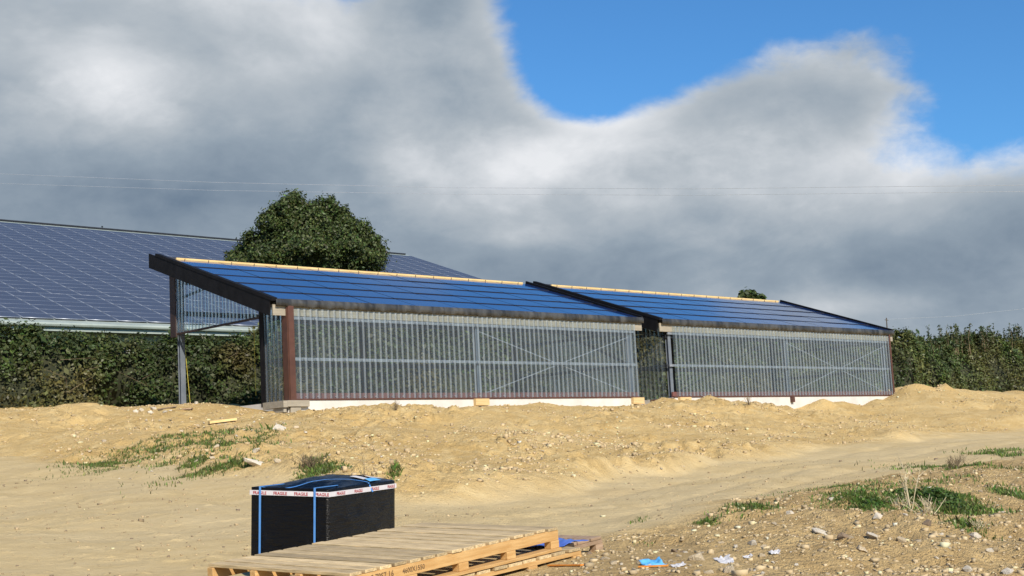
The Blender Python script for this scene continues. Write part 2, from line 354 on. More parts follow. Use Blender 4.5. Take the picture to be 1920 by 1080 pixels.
# the left-hand slope up to the hedge
for t in ((0, 900, 24), (200, 880, 25), (0, 850, 30), (150, 835, 31), (330, 845, 29), (420, 885, 22.5), (500, 920, 19.5), (300, 800, 36), (450, 800, 34.5), (400, 850, 28.5), (560, 900, 20.8), (650, 930, 18.8), (100, 800, 36), (220, 775, 39), (0, 780, 40),
          (560, 830, 29), (745, 870, 24), (900, 850, 27.5), (1100, 820, 33)): cD(*t)
for t in ((590, 770), (650, 769), (743, 768), (850, 773), (905, 762), (1000, 762), (1100, 763), (1170, 761), (1230, 759), (1310, 757), (1400, 766), (1500, 770), (1560, 759), (1620, 766), (1655, 752)): cV(t[0], t[1], -.35)
for t in ((1690, 737, -1.0), (1722, 728, -1.0), (1760, 735, -1.2), (1800, 746, -1.5), (1850, 764, -2.0), (1905, 768, -2.0), (1985, 760, -2.5)): cV(*t)
cW(.2, -.3, -3.12); cW(-.6, 1.0, -3.0); cW(-.4, 3.0, -2.62); cW(-.3, 5.6, -2.52); cW(-3, 4, -2.62); cW(-8, 5, -2.7)
for x in (2, 9, 15.6, 24, 30): cW(x, .6, -3.05); cW(x, 3, -2.95); cW(x, 6, -2.62)
for x in (-30, -15, -5, 2, 10, 20, 30, 40, 55, 75): cW(x, 9.0, -2.42); cW(x, 12.2, -2.25); cW(x, 15, -1.8)
for x in (-30, 0, 30, 60): cW(x, 22, -1.2); cW(x, 60, -.6)
cW(38, 1, -2.6); cW(48, 2, -2.5); cW(45, -5, -3.6)
ctl = np.array(ctl)
def tps_k(r2): return np.where(r2 > 0, r2 * np.log(r2 + 1e-12), 0) * .5
_n = len(ctl); A = np.zeros((_n + 3, _n + 3)); dx = ctl[:, None, :2] - ctl[None, :, :2]
A[:_n, :_n] = tps_k((dx ** 2).sum(-1)) + np.eye(_n) * .15
A[:_n, _n] = 1; A[:_n, _n + 1:] = ctl[:, :2]; A[_n, :_n] = 1; A[_n + 1:, :_n] = ctl[:, :2].T
_w = np.linalg.solve(A, np.concatenate([ctl[:, 2], np.zeros(3)]))
TOE = np.array([(-60, 62), (-24, 36), (-10.5, 29.5), (-6.3, 24.5), (-3.3, 19.5), (-1.45, 17.5), (.32, 20.9), (2.65, 25.0), (5.7, 31.6), (10.7, 39.2), (18.2, 50.2), (40, 80)])
EDGE = np.array([(-1, 4), (-.2, 7.5), (.35, 9.8), (.85, 12.6), (3.8, 18.2), (9.4, 25.6), (30, 52)])   # D along the near edge of the track
PILES = []
for (px, py, v, h, r_) in ((1722, 735, -1.2, .22, 1.0), (1774, 742, -1.4, .42, .8), (1697, 742, -.9, .18, .7), (1810, 752, -1.7, .25, 1.3), (1330, 760, -.7, .32, .95), (1362, 765, -.8, .18, .8), (1404, 768, -.7, .26, .8), (1463, 768, -.7, .25, .8), (1545, 768, -.7, .40, .9), (1580, 768, -.8, .2, .9), (1245, 762, -.7, .28, .7), (1012, 766, -.7, .12, .9), (660, 772, -.8, .12, 1.0), (1640, 765, -.9, .3, .8), (1912, 775, -2.2, .3, 2.0)):
    q_ = gxy(on_plane(px, py, 1, v)); PILES.append((q_[0], q_[1], h, r_))
def terrain(X, D, micro=True):
    X = np.asarray(X, float); D = np.asarray(D, float)
    sh = X.shape; x = X.ravel(); d = D.ravel()
    xc = np.clip(x, -60, 60); dc = np.clip(d, -14, 95)
    z = np.empty_like(x)
    for i in range(0, len(x), 20000):
        sl = slice(i, i + 20000)
        r2 = (xc[sl, None] - ctl[:, 0]) ** 2 + (dc[sl, None] - ctl[:, 1]) ** 2
        z[sl] = tps_k(r2) @ _w[:_n] + _w[_n] + xc[sl] * _w[_n + 1] + dc[sl] * _w[_n + 2]
    wx = CAM[0] + x * HR[0] + d * HF[0]; wy = CAM[1] + x * HR[1] + d * HF[1]
    far = sstep(np.hypot(np.maximum(np.abs(x) - 45, 0), np.maximum(np.abs(d - 40) - 50, 0)), 0, 60)
    zf = ZO - 1.0 + np.maximum(d - 90, 0) * .012 + 13 * np.exp(-((x - 150) / 90) ** 2 - ((d - 300) / 110) ** 2)
    z = z * (1 - far) + zf * far
    toe = np.interp(x, TOE[:, 0], TOE[:, 1]); wob = fbm(x * .5, d * .5, 3, 40) * 1.6
    edge_x = np.interp(d, EDGE[:, 1], EDGE[:, 0])
    bank = sstep(d - toe + wob, -.6, 1.6)
    rub = sstep(x - edge_x + wob * .45, -.35, .75) * (1 - bank)
    track = (1 - bank) * (1 - rub)
    z = z + .24 * sstep(d - toe + wob, -.5, 1.3) * (1 - sstep(d - toe + wob, 1.5, 9)) * (.6 + fbm(x * .35, d * .35, 2, 55) * 1.2) * sstep(x, -9, -2)
    fld = sstep(wy + fbm(wx * .3, wy * .3, 3, 9) * 2, 12.4, 13.8)
    for (pa, pd, ph_, pr_) in PILES:
        rr_ = np.hypot(x - pa, d - pd) / pr_; z = z + ph_ * np.clip(1 - rr_, 0, 1) ** 1.3
    if micro:
        under = sstep(np.maximum(np.maximum(-wx - .3, wx - 31.6), np.maximum(-wy - .5, wy - 6.4)), 0, 1.6)   # quiet below and along the sheds
        near = sstep(d, 5, 9); bk_ = bank * (1 - fld)
        rough = sstep(fbm(wx * .45, wy * .45, 3, 19), -.12, .35)
        z = z + bk_ * under * (fbm(wx * .32, wy * .32, 3, 61) * .34 + fbm(wx * 1.1, wy * 1.1, 4, 3, .5) * (.07 + .12 * rough))
        z = z + bk_ * (.3 + .7 * under) * (fbm(wx * 4.2, wy * 4.2, 3, 77, .6) * (.040 + .095 * rough) + np.maximum(vnoise(wx * 6.5, wy * 6.5, 71) - .22, 0) * .34 * rough)
        z = z + rub * (fbm(wx * 1.6, wy * 1.6, 5, 13, .55) * .11 + fbm(wx * 7, wy * 7, 3, 71, .6) * .030) * near * sstep(np.hypot(x - .2, d - 8.4), .6, 1.6)
        pt_ = (toe - d) * .55; rz = sum(np.exp(-((pt_ - q - fbm(d * .15, x * .1, 2, 6) * .5) / .20) ** 2) for q in (1.25, 2.95, 4.1, 5.7)); z = z - track * rz * .035 * sstep(d, 12, 16)
        rut = np.sin((x * .86 - d * .5) * 2.1 + fbm(wx * .2, wy * .2, 2, 5) * 2)
        z = z + track * (fbm(wx * .8, wy * .8, 5, 31) * .055 + rut * .012 + np.maximum(fbm(wx * 7, wy * 7, 2, 88) - .28, 0) * .06)
        z = z + fld * fbm(wx * .5, wy * .5, 3, 15) * .2
    return z.reshape(sh), track.reshape(sh), fld.reshape(sh), rub.reshape(sh)
def spread(lo, hi, step0, grow): 
    r = [lo]
    while r[-1] < hi: r.append(r[-1] + max(step0, grow(r[-1])))
    return r
dl = spread(3, 46, .035, lambda d: d * .0030) 
dl += spread(dl[-1] + .15, 72, .15, lambda d: d * .0042); dl += spread(dl[-1] + .5, 105, .5, lambda d: d * .011)
dl += spread(dl[-1] + 2, 3500, 2, lambda d: (d - 95) * .16)
dl = [-600, -200, -80, -40, -20, -12, -6, -2, 0, 1.5, 2.4] + dl
xr = spread(.02, 4, .042, lambda x: 0) ; xr += spread(xr[-1] + .075, 13, .075, lambda x: 0); xr += spread(xr[-1] + .2, 30, .2, lambda x: (x - 13) * .03); xr += spread(xr[-1] + 2, 3000, 2, lambda x: (x - 28) * .22)
xl = np.array([-x for x in reversed(xr)] + xr); dl = np.array(dl)
GX, GD = np.meshgrid(xl, dl)
GZ, T_, F_, R_ = terrain(GX, GD)
GV = np.stack([CAM[0] + GX * HR[0] + GD * HF[0], CAM[1] + GX * HR[1] + GD * HF[1], GZ], -1).reshape(-1, 3)
nx = len(xl); ny = len(dl); ii = (np.arange(ny - 1)[:, None] * nx + np.arange(nx - 1)[None, :]).ravel()
me = np_mesh('ground', GV, np.stack([ii, ii + 1, ii + nx + 1, ii + nx], 1), smooth=True)
at = me.color_attributes.new('mask', 'FLOAT_COLOR', 'POINT')
at.data.foreach_set('color', np.stack([T_, F_, R_, np.ones_like(T_)], -1).astype(np.float32).ravel())
ground = link('ground', me, 'ground'); tag(ground, 'sandy yellow subsoil with bank, yard and climbing track', 'ground', kind='structure')
def gz(x, y, micro=True):
    X, D = gxy((x, y, 0)); return float(terrain(np.array([X]), np.array([D]), micro)[0][0])
def gzs(P):
    q = P[:, :2] - CAM[:2]; return terrain(q @ HR[:2], q @ HF[:2])[0]
_MD = np.concatenate([np.arange(5, 45, .06), np.arange(45, 90, .25)])
def hit(px, py):
    """where the ray through a photo pixel meets the ground"""
    d = ray(px, py); d = d / (d @ HF); P = CAM + d * _MD[:, None]
    z = gzs(P); k = np.nonzero(P[:, 2] < z)[0]
    return np.append(P[k[0], :2], z[k[0]]) if len(k) else None

# ------------------------------------------------------------------ the two solar-roofed sheds
PW, PH, NR, NC = 1.68, 1.1627, 5, 9
RP = math.radians(19.15); CP, SP = math.cos(RP), math.sin(RP); TP = math.tan(RP)
LEN = PW * NC
WL, WR, VB = 0.38, LEN - 0.38, 5.95           # wall ends and back wall
ZW = -2.754                                    # top of the dwarf wall
def roof_pt(x, s, off=0): return (x, s * CP - off * SP, s * SP + off * CP)
def panel_mesh(name, w, h, t, lip):
    mb = MB(); a = w / 2 - .020
    lo = roof_pt(0, 0, lip); hi = roof_pt(0, h - .004, .004)
    p = [(-a, lo[1], lo[2] - t), (a, lo[1], lo[2] - t), (a, hi[1], hi[2] - t * .4), (-a, hi[1], hi[2] - t * .4), (-a, lo[1], lo[2]), (a, lo[1], lo[2]), (a, hi[1], hi[2]), (-a, hi[1], hi[2])]
    mb.hexa(p); me = mb.mesh(name); me.materials.append(M['pv']); me.materials.append(M['lip'])
    me.polygons.foreach_set('material_index', np.array([1, 0, 1, 1, 1, 1], np.int32)); return me
PANEL = panel_mesh('solar_panel', PW, PH, .055, .024)
def sheet_mesh(name, w, z0, z1, pitch=.2, depth=.035, zr=None, axis='x', flip=1):
    """box-profile sheet in the plane y = 0 (or x = 0); zr(x) gives a sloping top"""
    prof = []; n = int(round(w / pitch))
    for i in range(n):
        b = i * pitch
        for q, e in ((0, 0), (.142, 0), (.155, 1), (.187, 1)): prof.append((b + q * pitch / .2, e * depth))
    prof.append((n * pitch, 0)); V = []; Fq = []
    for i, (x, y) in enumerate(prof):
        top = zr(x) if zr else z1; lo = z0(x) if callable(z0) else z0
        for z in (lo, max(top, lo + .001)): V.append((x, -y * flip, z) if axis == 'x' else (-y * flip, x, z))
    for i in range(len(prof) - 1): Fq.append((2 * i, 2 * i + 2, 2 * i + 3, 2 * i + 1))
    return np_mesh(name, V, Fq, matidx=[0 if i % 4 == 0 else 1 for i in range(len(prof) - 1)])
SW = (WR - WL - .2) / 14
SHEET = sheet_mesh('cladding_sheet', SW, ZW + .02, -.215, SW / 5)
def shed(x0, label, open_gable):
    ox = np.array([x0 + LEN / 2, 3.0, ZO - 3.1]); root = empty('solar_roof_shed', ox, label, 'shed', 'sheds with solar roofs')
    def P(q): return (q[0] + x0, q[1], q[2] + ZO)
    def B(a, b, c, d, e, f): return MB().box(a + x0, b + x0, c, d, e + ZO, f + ZO)
    def bar(name, a, b, w, h, mt, par=root, up=(0, 0, 1)): return MB().bar(P(a), P(b), w, h, up).build(name, mt, par)
    # dwarf wall
    B(WL - .08, WR + .08, -.03, .17, -4.0, ZW).build('dwarf_wall', 'concrete', root, bevel=.008)
    B(WL - .08, WL + .10, .17, VB + .1, -4.0, ZW - .004).build('dwarf_wall', 'concrete', root)
    B(WR - .10, WR + .08, .17, VB + .1, -4.0, ZW - .004).build('dwarf_wall', 'concrete', root)
    # roof: underlay, purlins, panels
    d = MB(); d.hexa([P(roof_pt(0, .02, -.10)), P(roof_pt(LEN, .02, -.10)), P(roof_pt(LEN, 6.85, -.115)), P(roof_pt(0, 6.85, -.115)),
                      P(roof_pt(0, .02, -.07)), P(roof_pt(LEN, .02, -.07)), P(roof_pt(LEN, 6.85, -.095)), P(roof_pt(0, 6.85, -.095))]); d.build('roof_deck', 'deck', root)
    for s_ in (.55, 1.7, 2.85, 4.0, 5.15, 6.15): bar('purlin', roof_pt(.05, s_, -.19), roof_pt(LEN - .05, s_, -.19), .06, .15, 'darksteel')
    for i in range(NC):
        for j in range(NR):
            q = np.array(P(roof_pt((i + .5) * PW, j * PH))) - ox
            link('solar_panel', PANEL, None, root, q + np.array([0, 0, RNG.normal(0, .002)]))
    a, b = roof_pt(.22, NR * PH + .06, .02), roof_pt(LEN - .25, NR * PH + .06, .02)
    bt = bar('ridge_batten', a, b, .05, .058, 'batten')
    for i in range(18):
        x = .5 + i * .83; bar('clip', roof_pt(x, NR * PH + .005, .03), roof_pt(x, NR * PH + .034, .03), .014, .022, 'black', bt)
    # barge boards with a capping, verge trim on the far side
    h = MB(); h.hexa([P(roof_pt(-.14, -.02, -.44)), P(roof_pt(-.08, -.02, -.44)), P(roof_pt(-.08, 6.78, -.47)), P(roof_pt(-.14, 6.78, -.47)),
                      P(roof_pt(-.14, .05, -.02)), P(roof_pt(-.08, .05, -.02)), P(roof_pt(-.08, 6.92, -.05)), P(roof_pt(-.14, 6.92, -.05))])
    bg_ = h.build('barge_board', 'black', root); MB().hexa([P(roof_pt(-.155, -.06, -.018)), P(roof_pt(-.002, -.06, -.018)), P(roof_pt(-.002, 6.5, -.045)), P(roof_pt(-.155, 6.5, -.045)),
                      P(roof_pt(-.155, -.06, .075)), P(roof_pt(.02, -.06, .075)), P(roof_pt(.02, 6.5, .035)), P(roof_pt(-.155, 6.5, .035))]).build('capping', 'black', bg_)
    MB().hexa([P(roof_pt(LEN + .002, -.02, -.2)), P(roof_pt(LEN + .05, -.02, -.2)), P(roof_pt(LEN + .05, 5.95, -.2)), P(roof_pt(LEN + .002, 5.95, -.2)),
               P(roof_pt(LEN - .03, -.02, .088)), P(roof_pt(LEN + .05, -.02, .088)), P(roof_pt(LEN + .05, 5.95, .088)), P(roof_pt(LEN - .03, 5.95, .088))]).build('verge_trim', 'black', root)
    # eaves: stained flashing with scalloped lower edge, cream board behind
    V = []; Fq = []; n = 260
    for i in range(n + 1):
        x = -.02 + (LEN + .06) * i / n; w = .012 * math.sin(x * 9.7) + .010 * math.sin(x * 23.1 + 1); sg = .006 * math.sin(x * 3.1)
        V += [P((x, -.045, .035)), P((x, -.085 - w, -.03 + sg)), P((x, -.078 - w, -.150 + sg)), P((x, -.05, -.175 + sg + w * .5))]
    for i in range(n):
        for k in range(3): q = i * 4 + k; Fq.append((q, q + 1, q + 5, q + 4))
    o = link('eaves_flashing', np_mesh('eaves_flashing', np.array(V) - ox, Fq, smooth=True), 'gutter', root); ORG[o.name] = ox
    B(-.06, LEN + .04, .03, .07, -.42, -.12).build('fascia_board', 'cream', root)
    # frame
    for x in (WL + .16, LEN / 2 - .05, WR - .16):
        f = MB(); f.ibeam(x + x0, .20, ZO - 2.95, ZO - .30, .15, .13); f.build('front_post', 'steel', root)
        f = MB(); f.ibeam(x + x0, VB - .05, ZO - 3.1, ZO + VB * TP - .3, .17, .14); f.build('back_post', 'darksteel' if x > 1 else 'steel', root)
        bar('rafter', roof_pt(x, .05, -.36), roof_pt(x, 6.3, -.36), .10, .18, 'darksteel')
        bar('knee_brace', (x, .28, -.75), (x, .75, -.22), .06, .06, 'darksteel')
    for z in (-.47, -1.61): bar('front_rail', (WL, .075, z), (WR, .075, z), .05, .085, 'galv')
    B(WL, WR, .005, .06, ZW + .001, ZW + .20).build('base_rail', 'rustband', root)
    B(WL, WR, -.055, .012, ZW + .002, ZW + .045).build('base_drip', 'brown', root)
    for z, xs in ((.30, WL), (-1.22, 3.85 if open_gable else WL)): bar('back_rail', (xs, VB - .16, z), (WR, VB - .16, z), .06, .15, 'darksteel')
    if open_gable: bar('back_rail', (.4, VB - .16, 1.25), (3.0, VB - .16, 1.25), .05, .1, 'darksteel')
    m_ = LEN / 2 - .05
    for xa, xb, y, mt in ((m_ + .1, WR - .2, .13, 'galv'), (m_ + .1, WR - .2, VB - .2, 'darksteel')):
        z0, z1 = (-2.6, -.65) if y < 1 else (-2.15, .2)
        for a, b in (((xa, y, z0), (xb, y, z1)), ((xa, y + .03, z1), (xb, y + .03, z0))): bar('brace', a, b, .028, .030, mt)
    bar('eaves_beam', (WL, .2, -.56), (WR, .2, -.56), .07, .12, 'darksteel')
    for xa, xb in ((WL + .2, m_ - .1),):
        for a, b in (((xa, 3.2, .5), (xb, .5, -.45)), ((xa, .5, -.45), (xb, 3.2, .5))): bar('roof_brace', a, b, .03, .03, 'darksteel')
    # clear sheets with fixings
    for i in range(14):
        q = np.array(P((WL + .2 + i * SW, -.004, 0))); o = link('cladding_sheet', SHEET, ['clad', 'rib'], root, q - ox); reg(o, q)
        sc = MB()
        for z in (-.47, -1.61, ZW + .10):
            for k in range(2): x = q[0] + (.32 + .4 * k) * SW; sc.box(x - .014, x + .014, -.02, .02, z - .014 + ZO, z + .014 + ZO)
        sc.build('fixing', 'galv', o)
    for x in (WL, WR): 
        if (x == WL) != open_gable: continue
        if x == WL: B(WL - .01, WL + .18, -.06, -.032, ZW - .02, -.15).build('corner_trim', 'brown', root); B(WL - .034, WL - .004, -.032, .22, ZW - .02, -.2).build('corner_trim', 'brown', root)
        else: B(WR + .0, WR + .10, -.06, -.032, ZW - .02, -.15).build('corner_trim', 'brown', root); B(WR + .075, WR + .104, -.032, .15, ZW - .02, -.2).build('corner_trim', 'brown', root)
    # gable ends
    top = lambda v: v * TP - .36
    def gable(x, v0, v1, z0, flip, nm='gable_sheet'):
        n = max(1, int(round((v1 - v0) / 1.0))); w = (v1 - v0) / n
        for i in range(n):
            a = v0 + i * w; o = link(nm, sheet_mesh(nm, w, z0, 0, w / 5, .03, zr=lambda q, a=a: top(a + q), axis='y', flip=flip), ['clad', 'rib2'], root, np.array(P((x, a, 0))) - ox)
    if open_gable:
        gable(WL - .05, 1.25, VB + .02, -.32, 1); gable(WL - .05, .22, 1.25, ZW, 1)
        bar('gable_rail', (WL - .03, 1.15, -.33), (WL - .03, VB + .05, -.33), .06, .06, 'brown_shaded')
        for z in (-.45, -1.61): bar('gable_rail', (WL, .2, z), (WL, 1.2, z), .05, .1, 'black')
        B(WL - .09, WL + .05, 1.05, 1.26, ZW - .1, top(1.15) + .1).build('door_jamb', 'black', root)
        B(WL - .11, WL - .06, VB - .20, VB + .08, -.42, top(VB)).build('corner_trim', 'brown_shaded', root)
        B(WL - .11, WL + .08, VB + .082, VB + .11, -.42, top(VB)).build('corner_trim', 'brown_shaded', root)
        bar('gable_rail', (WL + .04, 3.0, 1.0), (WL + .04, VB, .72), .05, .07, 'darksteel')
    else:
        gable(WL - .05, .22, VB, ZW - .05, 1)
        for z in (-.45, -1.61): bar('gable_rail', (WL + .02, .2, z), (WL + .02, VB, z), .05, .1, 'darksteel')
        bar('gable_rail', (WL + .02, .2, -.6), (WL + .02, VB, top(VB) - .1), .06, .12, 'black')
    gable(WR + .05, .15, VB, ZW, -1)
    for z in (-.45, -1.61): bar('gable_rail', (WR - .02, .2, z), (WR - .02, VB, z), .05, .1, 'darksteel')
    bar('gable_strut', (WR - .03, .3, -1.6), (WR - .03, VB - .2, .9), .05, .09, 'darksteel')
    return root
GAP = 1.06
shed_a = shed(0.0, 'long low shed with a blue solar roof and an open doorway in its gable', True)
shed_b = shed(LEN + GAP, 'matching solar-roofed shed with a closed clear gable, beside the earth mound', False)
# timber blocks clamped to the dwarf walls
def block(boxes, label, mt='timber'):
    mb = MB(); 
    for b_ in boxes: mb.box(b_[0], b_[1], b_[2], b_[3], b_[4] + ZO, b_[5] + ZO)
    q = boxes[0]; return mb.thing('timber_block', mt, ((q[0] + q[1]) / 2, (q[2] + q[3]) / 2, q[4] + ZO), label, 'timber block', 'timber blocks on the dwarf walls', bevel=.004)
block([(.20, .92, -.16, -.034, -2.93, -2.76), (.32, .66, -.12, -.034, -3.14, -2.935)], 'stepped timber block under the brown corner post beside the doorway', 'cream')
block([(.06, .196, -.16, .85, -2.95, -2.765), (.10, .196, -.1, .40, -3.08, -2.955)], 'timber board clamped to the shaded return of the dwarf wall by the doorway', 'cream')
block([(7.08, 7.64, -.15, -.034, -2.96, -2.75), (7.04, 7.20, -.12, -.034, -3.04, -2.965)], 'yellow timber block on the white wall midway along the doorway shed')
block([(14.30, 14.86, -.15, -.034, -2.97, -2.75)], 'yellow timber block at the wall end just before the gap between sheds')
block([(16.78, 17.40, -.15, -.034, -2.97, -2.75)], 'yellow timber block on the white wall just past the gap')
block([(16.36, 16.46, -.15, .9, -2.99, -2.77)], 'rusty brown board on the wall return inside the gap', 'brown')
block([(23.50, 23.66, -.15, -.034, -2.97, -2.76)], 'small dark brown block hanging on the second shed wall', 'brown')

# ------------------------------------------------------------------ the big barn with the solar array
BP = math.radians(19.75); BC, BS = math.cos(BP), math.sin(BP)
BX0, BX1, BY, BZ, BL = -40.0, 54.3, 31.045, 3.146 + ZO, 31.0
borg = np.array([10.0, BY + 15, ZO - 1.2])
barn = empty('barn', borg, 'huge barn behind the hedge whose whole roof slope is solar panels', 'barn')
def broof(x, s, off=0): return (x, BY + s * BC - off * BS, BZ + s * BS + off * BC)
def slab(mb, x0, x1, s0, s1, o0, o1): return mb.hexa([broof(x0, s0, o0), broof(x1, s0, o0), broof(x1, s1, o0), broof(x0, s1, o0), broof(x0, s0, o1), broof(x1, s0, o1), broof(x1, s1, o1), broof(x0, s1, o1)])
slab(MB(), BX0, BX1 + .3, -.25, BL, -.35, -.06).build('roof', 'barnsheet', barn)
yr = BY + BL * BC; back = MB(); back.hexa([(BX0, yr, BZ + BL * BS - .4), (BX1, yr, BZ + BL * BS - .4), (BX1, yr + 29, BZ - .3), (BX0, yr + 29, BZ - .3), (BX0, yr, BZ + BL * BS - .06), (BX1, yr, BZ + BL * BS - .06), (BX1, yr + 29, BZ), (BX0, yr + 29, BZ)]); back.build('roof', 'barnsheet', barn)
MB().box(BX0 + .5, BX1 - .5, BY + .6, BY + .8, ZO - 2.5, BZ - .1).build('wall', 'barnwall', barn)
gw = MB(); gw.add([(BX1 - .5, BY + .8, ZO - 2.5), (BX1 - .5, yr + 28, ZO - 2.5), (BX1 - .5, yr + 28, BZ - .3), (BX1 - .5, yr, BZ + BL * BS - .5), (BX1 - .5, BY + .8, BZ - .1),
                   (BX1 - .7, BY + .8, ZO - 2.5), (BX1 - .7, yr + 28, ZO - 2.5), (BX1 - .7, yr + 28, BZ - .3), (BX1 - .7, yr, BZ + BL * BS - .5), (BX1 - .7, BY + .8, BZ - .1)],
                  [(0, 1, 2, 3, 4), (9, 8, 7, 6, 5), (0, 5, 6, 1), (1, 6, 7, 2), (2, 7, 8, 3), (3, 8, 9, 4), (4, 9, 5, 0)]); gw.build('wall', 'barnwall', barn)
gt = MB(); gt.tube([(BX0, BY - .33, BZ - .22), (BX1, BY - .33, BZ - .22)], .11, 8); gt.build('gutter', 'barnsheet', barn)
MB().box(BX0, BX1, BY - .21, BY - .17, BZ - .52, BZ - .33).build('fascia', 'barnsheet', barn)
MB().tube([broof(BX0, BL - .05, .02), broof(BX1, BL - .05, .02)], .07, 6).build('ridge_cap', 'darksteel', barn)
for k in range(5): MB().tube([broof(3 + k * 11.6, BL, .1), broof(3 + k * 11.6, BL, .20)], .06, 6).build('ridge_vent', 'darksteel', barn)
BPW, BPH = 1.655, .985
def barn_panel():
    a = BPW / 2 - .035; h = BPH - .012; f = .022; V = []; 
    for z in (-.03, .01):
        V += [(-a, 0, z), (a, 0, z), (a, h, z), (-a, h, z)]
    V += [(-a + f, f, .010), (a - f, f, .010), (a - f, h - f, .010), (-a + f, h - f, .010)]
    R = Matrix.Rotation(BP, 3, 'X'); V = [tuple(R @ Vector(q)) for q in V]
    Fq = [(0, 1, 5, 4), (1, 2, 6, 5), (2, 3, 7, 6), (3, 0, 4, 7), (4, 5, 9, 8), (5, 6, 10, 9), (6, 7, 11, 10), (7, 4, 8, 11), (8, 9, 10, 11)]
    return np_mesh('solar_panel', V, Fq, matidx=[1] * 8 + [0])
BPAN = barn_panel(); BPAN.materials.append(M['pvbig']); BPAN.materials.append(M['frame'])
spots = []
for r in range(30):
    s0 = .38 + r * BPH + (.02 if r >= 6 else 0); off = 0.0 if r < 6 else -.83
    for c in range(-6, 36):
        x = 4.9 + off + c * BPW - .30
        if x + BPW / 2 < BX1 + .75: spots.append(broof(x, s0, .03))
spots = np.array(spots)
def prj(Pw): c = (RC @ (np.asarray(Pw) - CAM).T); return 960 + F_PX * c[0] / c[2], 540 + F_PX * c[1] / c[2], c[2]
sx, sy, sz = prj(spots)
vis = ((sx > -30) & (sx < 330)) | ((sx > 330) & (sy < 478) & (sx < 440))
order = np.argsort(np.where(vis, sz, sz + 1000)); near_p, rest = order[:300], order[300:]
for i in near_p: link('solar_panel', BPAN, None, barn, spots[i] - borg)
pv = np.array([q.co[:] for q in BPAN.vertices]); pf = np.array([tuple(p.vertices) for p in BPAN.polygons]); 
V = (spots[rest][:, None, :] - borg + pv[None]).reshape(-1, 3); Fq = (pf[None] + (np.arange(len(rest)) * len(pv))[:, None, None]).reshape(-1, 4)
me = np_mesh('solar_panels', V, Fq, matidx=np.tile([1] * 8 + [0], len(rest))); me.materials.append(M['pvbig']); me.materials.append(M['frame'])
tag(link('solar_array', me, None, barn), kind='stuff')

# ------------------------------------------------------------------ vegetation
def leaves(C_, Nn, size, tint, rng, jitter=.7, aspect=.55):
    n = len(C_); nn = Nn + rng.normal(0, jitter, (n, 3)); nn /= np.linalg.norm(nn, axis=1)[:, None]
    t = np.cross(nn, rng.normal(0, 1, (n, 3))); t /= np.linalg.norm(t, axis=1)[:, None] + 1e-9; b = np.cross(nn, t)
    s_ = np.asarray(size)[:, None]
    V = np.stack([C_ - t * s_, C_ - b * s_ * aspect, C_ + t * s_, C_ + b * s_ * aspect], 1).reshape(-1, 3)
    return V, np.arange(4 * n).reshape(-1, 4), np.repeat(tint, 4, 0)
def green(n, rng, base=(.040, .062, .016), var=.35, olive=None):
    k = np.exp(rng.normal(0, var, (n, 1))); c = np.array(base)[None] * k
    c = c * (1 + rng.normal(0, .10, (n, 3)))
    if olive is not None: c = c * (1 - olive[:, None]) + np.array([.105, .080, .030])[None] * k * olive[:, None]
    return np.clip(c, .004, .5)
rng = np.random.default_rng(5)
# hedge on its bank: front face rises from y = 9.2, top edge uneven
def hedge_h(x): return 2.40 + .28 * vnoise(x * .35, x * 0 + 2, 4) + (.75 * vnoise(x * .42, x * 0 + 5, 14) + .5 * vnoise(x * 1.1, x * 0 + 7, 24)) * sstep(x, 36, 44) + .22 * vnoise(x * 1.3, x * 0, 8) + np.where(x > 36, 1.55 * sstep(x, 36, 46), 0) + .30 * sstep(-x, -4, 4) - .25 * sstep(x, -4, 6) + 1.5 * sstep(x, 7.5, 11) * (1 - sstep(x, 37, 46))
def hedge_pt(x, t):
    """t 0 at the foot, .75 top front, 1 top back"""
    h = hedge_h(x); lump = fbm(x * .55, t * 3.0, 3, 21) * 1.3
    f = np.clip(t / .72, 0, 1); y = 12.2 + f * 1.15 - lump * .8 + np.clip((t - .72) / .28, 0, 1) * 1.8
    z = -2.3 + 1.06 * h * np.sin(f * math.pi / 2) ** .9 - np.clip((t - .72) / .28, 0, 1) * .25 + lump * .22 * f
    return y, z
hx = np.linspace(-34, 92, 420); ht = np.linspace(0, 1, 22); HX, HT = np.meshgrid(hx, ht); hy, hz = hedge_pt(HX, HT)
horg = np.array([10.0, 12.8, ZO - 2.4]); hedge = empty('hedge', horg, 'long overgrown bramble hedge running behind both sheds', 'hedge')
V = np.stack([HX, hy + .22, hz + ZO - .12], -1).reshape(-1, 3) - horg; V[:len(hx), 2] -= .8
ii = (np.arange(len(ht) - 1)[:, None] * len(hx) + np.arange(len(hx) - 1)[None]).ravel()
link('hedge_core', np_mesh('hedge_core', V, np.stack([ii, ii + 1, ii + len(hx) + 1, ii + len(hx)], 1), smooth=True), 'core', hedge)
CL = []; NL = []; SL = []; TL = []
